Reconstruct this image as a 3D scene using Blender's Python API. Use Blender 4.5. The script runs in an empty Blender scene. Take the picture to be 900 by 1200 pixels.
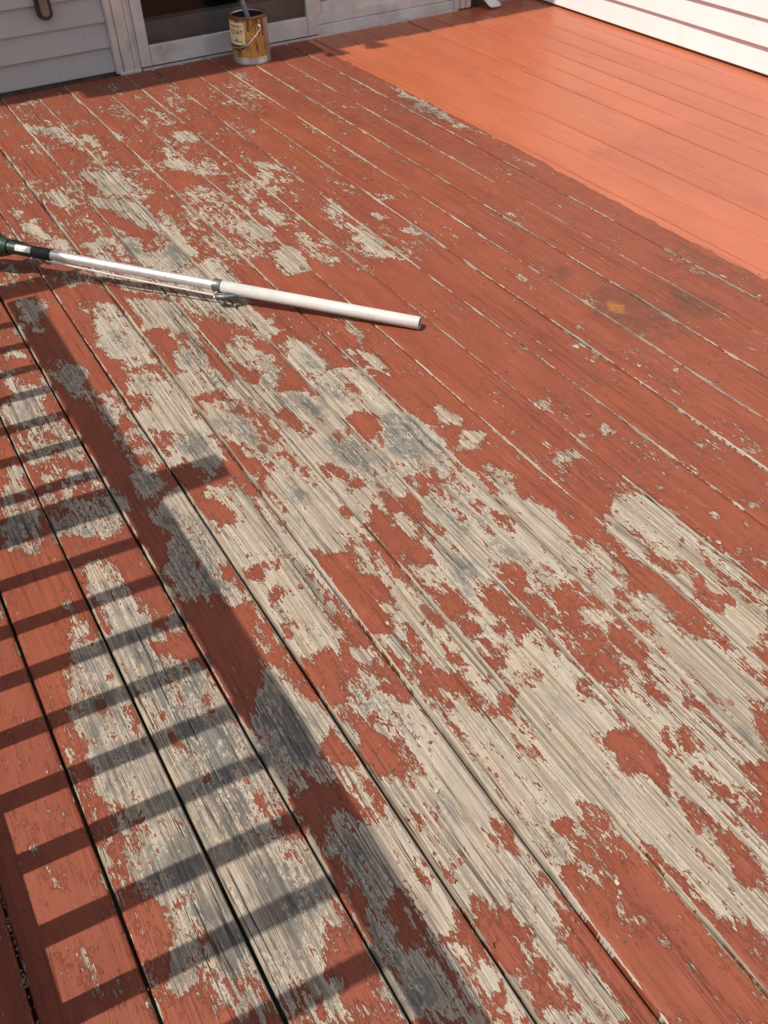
import bpy, bmesh, math, random
import numpy as np
from mathutils import Vector, Matrix
random.seed(7); rng = np.random.default_rng(7)
S = bpy.context.scene
C = S.collection

# ------------------------------------------------------------------ camera
cam_data = bpy.data.cameras.new('camera')
cam = bpy.data.objects.new('camera', cam_data); C.objects.link(cam)
cam_data.sensor_fit = 'VERTICAL'; cam_data.sensor_height = 36; cam_data.sensor_width = 27
cam_data.lens = 30.26; cam_data.clip_start = 0.02; cam_data.clip_end = 500
ra = Vector((0.85344505, -0.52088494, -0.01761866)); ua = Vector((0.37102916, 0.58347804, 0.72242006)); fa = Vector((0.36601763, 0.62308286, -0.69122995))
cam.matrix_world = Matrix(((ra.x, ua.x, -fa.x, 0), (ra.y, ua.y, -fa.y, 0), (ra.z, ua.z, -fa.z, 1.29143), (0, 0, 0, 1)))
S.camera = cam

# ------------------------------------------------------------------ light
SX, SY = 0.56, -0.05                      # how far a shadow runs per metre of height
sun_dir = Vector((-SX, -SY, 1)).normalized()
w = bpy.data.worlds.new('World'); S.world = w; w.use_nodes = True
nt = w.node_tree; nt.nodes.clear()
sky = nt.nodes.new('ShaderNodeTexSky'); sky.sky_type = 'NISHITA'; sky.sun_disc = False
sky.sun_elevation = math.asin(sun_dir.z); sky.sun_rotation = math.atan2(sun_dir.x, sun_dir.y) % (2 * math.pi)
sky.air_density = 1.0; sky.dust_density = 2.2; sky.ozone_density = 1.0
bg = nt.nodes.new('ShaderNodeBackground'); bg.inputs[1].default_value = 0.125
out = nt.nodes.new('ShaderNodeOutputWorld')
hs = nt.nodes.new('ShaderNodeHueSaturation'); hs.inputs['Saturation'].default_value = 0.55   # hazy summer sky
nt.links.new(sky.outputs[0], hs.inputs['Color']); nt.links.new(hs.outputs[0], bg.inputs[0]); nt.links.new(bg.outputs[0], out.inputs[0])
sl = bpy.data.lights.new('sun', 'SUN'); sl.energy = 4.2; sl.angle = math.radians(0.6); sl.color = (1, 0.93, 0.83)
sun = bpy.data.objects.new('sun', sl); C.objects.link(sun)
sun.rotation_euler = sun_dir.to_track_quat('Z', 'Y').to_euler(); sun.location = (-4, 0, 8)
S.view_settings.view_transform = 'Standard'; S.view_settings.look = 'None'
S.view_settings.exposure = 0.06; S.view_settings.gamma = 1; S.view_settings.use_curve_mapping = False

# ------------------------------------------------------------------ helpers
def tag(o, label=None, cat=None, group=None, kind=None):
    if label: o['label'] = label
    if cat: o['category'] = cat
    if group: o['group'] = group
    if kind: o['kind'] = kind
    return o
def empty(name, loc=(0, 0, 0), **kw):
    o = bpy.data.objects.new(name, None); C.objects.link(o); o.location = loc; o.empty_display_size = 0.1
    return tag(o, **kw)
def obj(name, me, mat=None, parent=None, loc=(0, 0, 0), smooth=False, **kw):
    if isinstance(me, bmesh.types.BMesh):
        m = bpy.data.meshes.new(name); bmesh.ops.recalc_face_normals(me, faces=me.faces[:]); me.to_mesh(m); me.free(); me = m
    if mat and not me.materials: me.materials.append(mat)
    if smooth:
        me.polygons.foreach_set('use_smooth', [True] * len(me.polygons))
        me.set_sharp_from_angle(angle=math.radians(38))
    o = bpy.data.objects.new(name, me); C.objects.link(o); o.location = loc
    if parent: o.parent = parent
    return tag(o, **kw)
def box(bm, x0, x1, y0, y1, z0, z1, bev=0.0):
    r = bmesh.ops.create_cube(bm, size=1, matrix=Matrix.Translation(((x0 + x1) / 2, (y0 + y1) / 2, (z0 + z1) / 2)) @ Matrix.Diagonal((x1 - x0, y1 - y0, z1 - z0, 1)))
    if bev:
        es = {e for v in r['verts'] for e in v.link_edges}
        bmesh.ops.bevel(bm, geom=list(es), offset=bev, segments=2, affect='EDGES', profile=0.5)
    return bm
def bx(*a, bev=0.0): return box(bmesh.new(), *a, bev=bev)
def tube(bm, pts, rad, seg=16, cap=True):
    pts = [Vector(p) for p in pts]; rad = rad if hasattr(rad, '__len__') else [rad] * len(pts)
    rings = []; n = None
    for i, p in enumerate(pts):
        t = (pts[min(i + 1, len(pts) - 1)] - pts[max(i - 1, 0)]).normalized()
        if n is None: n = t.orthogonal().normalized()
        n = (n - t * n.dot(t)).normalized(); b = t.cross(n)
        rings.append([bm.verts.new(p + (n * math.cos(a) + b * math.sin(a)) * rad[i]) for a in [2 * math.pi * k / seg for k in range(seg)]])
    for A, B in zip(rings, rings[1:]):
        for k in range(seg): bm.faces.new((A[k], A[(k + 1) % seg], B[(k + 1) % seg], B[k]))
    if cap: bm.faces.new(rings[0][::-1]); bm.faces.new(rings[-1])
    return bm
def lathe(bm, prof, seg=48, a0=0.0, a1=2 * math.pi, center=(0, 0)):
    full = abs(a1 - a0 - 2 * math.pi) < 1e-6; n = seg if full else seg + 1
    rings = [[bm.verts.new((center[0] + r * math.cos(a0 + (a1 - a0) * k / seg), center[1] + r * math.sin(a0 + (a1 - a0) * k / seg), z)) for k in range(n)] for r, z in prof]
    for A, B in zip(rings, rings[1:]):
        for k in range(seg):
            j = (k + 1) % n
            bm.faces.new((A[k], A[j], B[j], B[k]))
    return bm
def extrude_x(bm, prof, x0, x1, nx=1, jit=None):
    """closed (y,z) outline run along x"""
    rows = []
    for i in range(nx + 1):
        x = x0 + (x1 - x0) * i / nx
        rows.append([bm.verts.new((x, y + (jit(x) if jit else 0), z)) for y, z in prof])
    n = len(prof)
    for A, B in zip(rows, rows[1:]):
        for k in range(n): bm.faces.new((A[k], A[(k + 1) % n], B[(k + 1) % n], B[k]))
    bm.faces.new(rows[0][::-1]); bm.faces.new(rows[-1])
    return bm

# ------------------------------------------------------------------ node helpers
class NT:
    def __init__(s, name):
        s.m = bpy.data.materials.new(name); s.m.use_nodes = True; s.t = s.m.node_tree; s.t.nodes.clear()
        s.o = s.t.nodes.new('ShaderNodeOutputMaterial')
    def n(s, typ, ins=None, **props):
        d = s.t.nodes.new('ShaderNode' + typ)
        for k, v in props.items(): setattr(d, k, v)
        for k, v in (ins or {}).items():
            if isinstance(v, bpy.types.NodeSocket): s.t.links.new(v, d.inputs[k])
            else: d.inputs[k].default_value = v
        return d
    def math(s, op, a, b=0.0, c=None, clamp=False):
        i = {0: a, 1: b}
        if c is not None: i[2] = c
        return s.n('Math', i, operation=op, use_clamp=clamp).outputs[0]
    def mr(s, v, a, b, c=0.0, d=1.0, t='SMOOTHSTEP'):
        return s.n('MapRange', {0: v, 1: a, 2: b, 3: c, 4: d}, interpolation_type=t).outputs[0]
    def mix(s, f, a, b, blend='MIX'):
        d = s.t.nodes.new('ShaderNodeMix'); d.data_type = 'RGBA'; d.blend_type = blend
        for k, v in ((0, f), (6, a), (7, b)):
            if isinstance(v, bpy.types.NodeSocket): s.t.links.new(v, d.inputs[k])
            elif k: d.inputs[k].default_value = tuple(v) + (1,)
            else: d.inputs[k].default_value = v
        return d.outputs[2]
    def noise(s, vec, scale=1.0, detail=3.0, rough=0.55, dist=0.0):
        return s.n('TexNoise', {'Vector': vec, 'Scale': scale, 'Detail': detail, 'Roughness': rough, 'Distortion': dist}).outputs[0]
    def vmul(s, v, xyz): return s.n('VectorMath', {0: v, 1: xyz}, operation='MULTIPLY').outputs[0]
    def vadd(s, v, u): return s.n('VectorMath', {0: v, 1: u}, operation='ADD').outputs[0]
    def attr(s, name): return s.n('Attribute', attribute_name=name).outputs['Fac']
    def coord(s, which='Object'): return s.n('TexCoord').outputs[which]
    def bump(s, h, strength=0.5, dist=0.002, normal=None):
        i = {'Strength': strength, 'Distance': dist, 'Height': h}
        if normal is not None: i['Normal'] = normal
        return s.n('Bump', i).outputs[0]
    def bsdf(s, color, rough=0.6, normal=None, metal=0.0, spec=0.5, **kw):
        i = {'Base Color': color if isinstance(color, bpy.types.NodeSocket) else tuple(color) + (1,), 'Roughness': rough, 'Metallic': metal, 'Specular IOR Level': spec}
        if normal is not None: i['Normal'] = normal
        i.update(kw)
        b = s.n('BsdfPrincipled', i); s.t.links.new(b.outputs[0], s.o.inputs[0]); return s.m

def simple(name, col, rough=0.55, metal=0.0, var=0.12, scale=14.0, dirt=None, bump=0.0, spec=0.5):
    k = NT(name); p = k.coord()
    n = k.noise(p, scale, 5, 0.6); n2 = k.noise(p, scale * 9, 2)
    c = k.mix(k.mr(n, .3, .7), [x * (1 - var) for x in col], [min(1, x * (1 + var)) for x in col])
    if dirt: c = k.mix(k.mr(k.noise(k.vadd(p, (3.1, 1.7, 5.2)), scale * .7, 6, .7), .52, .78, 0, .75), c, dirt)
    r = k.mr(n2, .3, .7, rough - .08, rough + .1)
    return k.bsdf(c, r, k.bump(n2, bump, .001) if bump else None, metal, spec)

# ------------------------------------------------------------------ deck board material
def deck_material():
    k = NT('worn_deck_paint')
    p = k.coord('Object'); rnd = k.n('ObjectInfo').outputs['Random']
    off = k.n('CombineXYZ', {0: k.math('MULTIPLY', rnd, 3.0), 1: k.math('MULTIPLY', rnd, 41.0), 2: k.math('MULTIPLY', rnd, 17.0)}).outputs[0]
    P = k.vadd(p, off)
    wear, grey, fresh, edge = k.attr('wear'), k.attr('grey'), k.attr('fresh'), k.attr('edge')
    stain, yellow, dull = k.attr('stain'), k.attr('yellow'), k.attr('dull')
    # --- wood grain
    warp = k.noise(k.vmul(P, (9, 1.1, 1)), 1, 2, .5)
    gx = k.math('ADD', k.n('SeparateXYZ', {0: P}).outputs[0], k.math('MULTIPLY', warp, .035))
    gv = k.n('CombineXYZ', {0: gx, 1: k.n('SeparateXYZ', {0: P}).outputs[1], 2: rnd}).outputs[0]
    rings = k.noise(k.vmul(gv, (210, 1.3, 1)), 1, 2.5, .6)          # growth rings ~5 mm
    fine = k.noise(k.vmul(gv, (700, 14, 1)), 1, 4, .7)
    med = k.noise(k.vmul(gv, (120, 3.5, 1)), 1, 4, .65)
    crk_n = k.noise(k.vmul(gv, (70, .9, 1)), 1, 3, .55)
    crk = k.mr(k.math('ABSOLUTE', k.math('SUBTRACT', crk_n, .5)), .003, .013, 1, 0)
    crk = k.math('MULTIPLY', crk, k.mr(k.noise(k.vmul(P, (14, 1.6, 1)), 1, 2), .45, .58))
    check = k.mr(k.noise(k.vmul(P, (330, 14, 1)), 1, 2, .6), .66, .74)   # short dark drying checks
    # knots
    vk = k.n('TexVoronoi', {'Vector': k.vmul(k.vadd(P, (1.3, .7, 0)), (4.2, 2.3, 0)), 'Scale': 1.0, 'Randomness': 1.0}, voronoi_dimensions='2D')
    kd = vk.outputs['Distance']
    has = k.math('GREATER_THAN', k.n('SeparateColor', {0: vk.outputs['Color']}).outputs[0], .62)
    kdd = k.math('ADD', kd, k.math('MULTIPLY', k.math('SUBTRACT', k.noise(k.vmul(P, (70, 45, 1)), 1, 4), .5), .07))
    knot = k.math('MULTIPLY', has, k.mr(kdd, .040, .048, 1, 0)); kring = k.math('MULTIPLY', has, k.mr(kdd, .06, .15, 1, 0))
    kr2 = k.math('MULTIPLY', kring, k.math('ADD', .5, k.math('MULTIPLY', k.math('SINE', k.math('MULTIPLY', kdd, 420.0)), .5)))
    # --- peel mask
    flake = k.noise(k.vmul(P, (62, 27, 1)), 1, 8, .72, .4)
    flake2 = k.noise(k.vmul(P, (330, 110, 1)), 1, 4, .66)
    big = k.noise(k.vmul(P, (16, 7, 1)), 1, 3, .55)
    sl = k.noise(k.vmul(gv, (230, 7, 1)), 1, 3, .65)
    f = k.math('ADD', wear, k.math('MULTIPLY', k.math('SUBTRACT', flake, .5), 1.75))
    f = k.math('ADD', f, k.math('MULTIPLY', k.math('SUBTRACT', flake2, .5), k.math('SUBTRACT', .75, k.math('MULTIPLY', edge, .8))))
    f = k.math('ADD', f, k.math('MULTIPLY', k.math('SUBTRACT', big, .5), .5))
    f = k.math('ADD', f, k.math('MULTIPLY', k.math('SUBTRACT', sl, .5), .62))
    chip = k.noise(k.vmul(P, (230, 48, 1)), 1, 3, .6)
    f = k.math('ADD', f, k.math('MULTIPLY', k.mr(chip, .63, .72), k.mr(k.noise(k.vmul(P, (11, 5, 1)), 1, 3), .38, .58, 0, .60)))
    en = k.noise(k.vmul(P, (22, 4, 1)), 1, 4, .6)
    f = k.math('ADD', f, k.math('MULTIPLY', edge, k.mr(en, .30, .52, .15, 1.0)))
    fresh = k.mr(k.math('ADD', fresh, k.math('MULTIPLY', k.math('SUBTRACT', k.noise(k.vmul(P, (36, 11, 1)), 1, 6, .7), .5), 1.5)), .47, .53)
    f = k.math('SUBTRACT', f, k.math('MULTIPLY', fresh, 3.0))
    bare = k.mr(f, .545, .575)
    rim = k.math('MULTIPLY', k.mr(f, .56, .60), k.mr(f, .65, .83, 1, 0))     # just-exposed rim of a peeled patch
    # --- colours
    red = k.mix(k.mr(k.noise(k.vmul(P, (14, 4, 1)), 1, 5, .65), .3, .7), (.232, .060, .031), (.292, .079, .040))
    red = k.mix(k.math('MULTIPLY', k.mr(fine, .38, .66), .40), red, (.19, .048, .027))
    red = k.mix(k.mr(k.noise(k.vmul(P, (40, 9, 1)), 1, 6, .7), .52, .74, 0, .45), red, (.36, .125, .075))
    red = k.mix(k.math('MULTIPLY', k.mr(rings, .48, .60), .28), red, (.17, .044, .026))
    red = k.mix(k.mr(k.noise(P, 26, 6, .75), .58, .8, 0, .35), red, (.15, .05, .035))
    red = k.mix(k.math('MULTIPLY', rnd, .38), red, (.205, .058, .034))
    speck = k.n('TexVoronoi', {'Vector': k.vmul(P, (1, 1, 0)), 'Scale': 34.0}, voronoi_dimensions='2D').outputs['Distance']
    red = k.mix(k.math('MULTIPLY', k.mr(speck, .04, .08, 1, 0), k.mr(k.noise(P, 31, 2), .60, .66, 0, .7)), red, (.08, .035, .025))
    frs = k.mix(k.mr(k.noise(k.vmul(P, (7, 2.2, 1)), 1, 4, .6), .3, .7), (.40, .107, .047), (.45, .123, .056))
    frs = k.mix(dull, frs, (.315, .090, .053))
    frs = k.mix(k.math('MULTIPLY', k.mr(fine, .4, .7), .16), frs, (.40, .11, .06))
    red = k.mix(fresh, red, frs)
    tan = k.mix(k.mr(med, .3, .7), (.458, .394, .318), (.345, .297, .238))
    tan = k.mix(k.mr(k.noise(k.vmul(P, (25, 5, 1)), 1, 4), .45, .7, 0, .6), tan, (.44, .335, .23))
    gry = k.mix(k.mr(med, .3, .72), (.225, .213, .188), (.105, .100, .090))
    gmask = k.math('ADD', k.math('MULTIPLY', grey, 1.05), k.math('MULTIPLY', k.math('SUBTRACT', k.noise(k.vmul(P, (26, 13, 1)), 1, 6, .66), .5), 1.45))
    gmask = k.math('ADD', gmask, k.math('MULTIPLY', k.math('SUBTRACT', k.noise(k.vmul(P, (170, 14, 1)), 1, 4, .6), .5), .6))
    gmask = k.mr(gmask, .24, .78, .04, 1.0)
    gmask = k.math('MULTIPLY', gmask, k.math('SUBTRACT', 1.0, k.math('MULTIPLY', rim, .8)))
    wood = k.mix(gmask, tan, gry)
    wood = k.mix(k.math('MULTIPLY', rim, .5), wood, (.545, .465, .36))
    wood = k.mix(k.math('MULTIPLY', k.mr(rings, .47, .57), .62), wood, k.mix(gmask, (.20, .145, .095), (.088, .080, .068)))
    wood = k.mix(k.math('MULTIPLY', k.mr(fine, .46, .70), .6), wood, (.13, .105, .08))
    wood = k.mix(k.math('MULTIPLY', crk, .9), wood, (.035, .026, .02))
    wood = k.mix(k.math('MULTIPLY', check, .75), wood, (.05, .04, .032))
    wood = k.mix(k.math('MULTIPLY', kr2, .5), wood, (.17, .10, .06))
    wood = k.mix(k.math('MULTIPLY', knot, .9), wood, (.16, .055, .035))
    # thin paint residue in the pores
    resid = k.mr(k.noise(k.vmul(P, (200, 26, 1)), 1, 3, .7), .60, .72, 0, .6)
    wood = k.mix(k.math('MULTIPLY', resid, k.mr(k.noise(P, 9, 3), .42, .62)), wood, (.33, .10, .06))
    col = k.mix(bare, red, wood)
    sn = k.mr(k.math('ADD', stain, k.math('MULTIPLY', k.math('SUBTRACT', k.noise(P, 30, 5, .7), .5), 1.1)), .15, .75, 0, .68)
    col = k.mix(sn, col, (.098, .044, .030))
    yn = k.mr(k.math('ADD', yellow, k.math('MULTIPLY', k.math('SUBTRACT', k.noise(P, 60, 6, .7), .5), 2.0)), .45, .85, 0, .6)
    col = k.mix(yn, col, (.40, .17, .022))
    # --- relief
    h = k.math('ADD', k.math('MULTIPLY', rings, -.55), k.math('MULTIPLY', fine, -.35))
    h = k.math('SUBTRACT', h, k.math('MULTIPLY', crk, 1.3)); h = k.math('SUBTRACT', h, k.math('MULTIPLY', check, .6))
    h = k.math('MULTIPLY', h, k.mr(bare, 0, 1, .75, 1.0))
    h = k.math('MULTIPLY', h, k.mr(fresh, 0, 1, 1.0, .45))
    h = k.math('SUBTRACT', h, k.math('MULTIPLY', bare, .55))
    h = k.math('ADD', h, k.math('MULTIPLY', k.mr(f, .36, .48), k.math('MULTIPLY', k.math('SUBTRACT', 1.0, bare), .35)))   # curled lip of the paint
    nrm = k.bump(h, .9, .0023)
    rough = k.mr(bare, 0, 1, .56, .82)
    rough = k.math('SUBTRACT', rough, k.math('MULTIPLY', fresh, k.math('SUBTRACT', .20, k.math('MULTIPLY', dull, .12))))
    return k.bsdf(col, rough, nrm, 0, k.math('ADD', .24, k.math('MULTIPLY', fresh, .26)))

def siding_material(name='white_vinyl_siding', g=1.0):
    k = NT(name); p = k.coord('Object'); rnd = k.n('ObjectInfo').outputs['Random']
    P = k.vadd(p, k.n('CombineXYZ', {0: k.math('MULTIPLY', rnd, 9.0), 1: rnd, 2: k.math('MULTIPLY', rnd, 5.0)}).outputs[0])
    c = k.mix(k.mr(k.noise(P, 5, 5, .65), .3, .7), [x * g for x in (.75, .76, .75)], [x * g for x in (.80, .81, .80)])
    c = k.mix(k.mr(k.noise(k.vmul(P, (1, 1, .25)), 38, 5, .75), .56, .8, 0, .35), c, (.45, .41, .36))
    sp = k.n('TexVoronoi', {'Vector': P, 'Scale': 17.0}).outputs['Distance']
    c = k.mix(k.math('MULTIPLY', k.mr(sp, .04, .075, 1, 0), k.mr(k.noise(P, 7, 2), .5, .6, 0, .75)), c, (.10, .08, .06))
    n = k.noise(k.vmul(P, (30, 30, 220)), 1, 3)
    return k.bsdf(c, .5, k.bump(n, .12, .001), 0, .4)

M_DECK = deck_material(); M_SIDE = siding_material(); M_SIDE_SHADE = siding_material('shaded_white_siding', .55)  # back wall copy: white siding with its shade put into the colour
M_TRIM = simple('weathered_white_trim', (.62, .58, .54), .5, dirt=(.36, .31, .26), scale=9, bump=.15)
M_ALU_WHITE = simple('white_door_frame', (.62, .61, .59), .45, dirt=(.26, .24, .21), scale=7)
M_RAILP = simple('red_railing_paint', (.30, .075, .042), .6, var=.2, dirt=(.40, .32, .23), scale=11, bump=.3)
M_FRAME = simple('dark_weathered_lumber', (.10, .075, .055), .85, var=.3)
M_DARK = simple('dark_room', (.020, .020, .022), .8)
M_ALU = simple('brushed_aluminium', (.66, .655, .64), .42, metal=.62, var=.12, scale=22, dirt=(.40, .38, .35))
M_CREAM = simple('worn_white_enamel_tube', (.57, .555, .525), .42, var=.07, dirt=(.33, .29, .25), scale=11)
M_BLACK = simple('black_rubber', (.018, .018, .018), .55)
M_GREEN = simple('dark_green_plastic', (.017, .042, .026), .42, var=.3)
M_STEEL = simple('tinned_steel', (.56, .55, .54), .36, metal=.75, dirt=(.30, .22, .17), scale=22)
M_GREYM = simple('dull_grey_metal', (.16, .17, .17), .45, metal=.7, var=.3)
M_RUST = simple('rust_brown_paint_spill', (.16, .055, .03), .5, var=.35, scale=30)
M_LABELC = simple('cream_label_paper', (.86, .74, .42), .55, var=.08)
M_LABELG = simple('green_label_band', (.075, .085, .035), .5, var=.3)
M_INK = simple('brown_ink', (.05, .03, .02), .6)
M_BRONZE = simple('dark_bronze', (.055, .042, .034), .5, metal=.3)
M_TAN = simple('tan_worn_metal', (.22, .16, .10), .5)
M_SOIL = simple('ground_grass_soil', (.07, .085, .035), .95, var=.5, scale=3)
M_BRUSH = simple('blue_grey_handle', (.20, .215, .23), .45, var=.3, scale=40)
M_STICK = simple('white_sticker', (.70, .68, .62), .5)
def wood_print():
    k = NT('woodgrain_can_print'); p = k.coord()
    ang = k.n('SeparateXYZ', {0: p})
    n = k.noise(k.vmul(p, (70, 70, 16)), 1, 4, .65, .6)
    c = k.mix(k.mr(n, .32, .62), (.15, .062, .014), (.62, .36, .09))
    c = k.mix(k.mr(k.noise(k.vmul(p, (160, 160, 40)), 1, 3), .56, .72, 0, .8), c, (.07, .025, .01))
    return k.bsdf(c, .38)
M_PRINT = wood_print()
def glass_mat():
    k = NT('window_glass'); fr = k.math('MULTIPLY', k.n('Fresnel', {'IOR': 1.5}).outputs[0], k.math('SUBTRACT', 1.0, k.n('NewGeometry').outputs['Backfacing']))
    t = k.n('BsdfTransparent', {'Color': (.80, .79, .77, 1)}); g = k.n('BsdfGlossy', {'Color': (1, 1, 1, 1), 'Roughness': .03})
    m = k.n('MixShader', {0: fr}); k.t.links.new(t.outputs[0], m.inputs[1]); k.t.links.new(g.outputs[0], m.inputs[2]); k.t.links.new(m.outputs[0], k.o.inputs[0]); return k.m
M_GLASS = glass_mat()
SCREWS = [(-0.100, 0.578, 0.005), (1.723, 1.836, 0.006), (2.034, 1.618, 0.005), (1.696, 1.465, 0.006), (1.282, 1.108, 0.004)]
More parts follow.
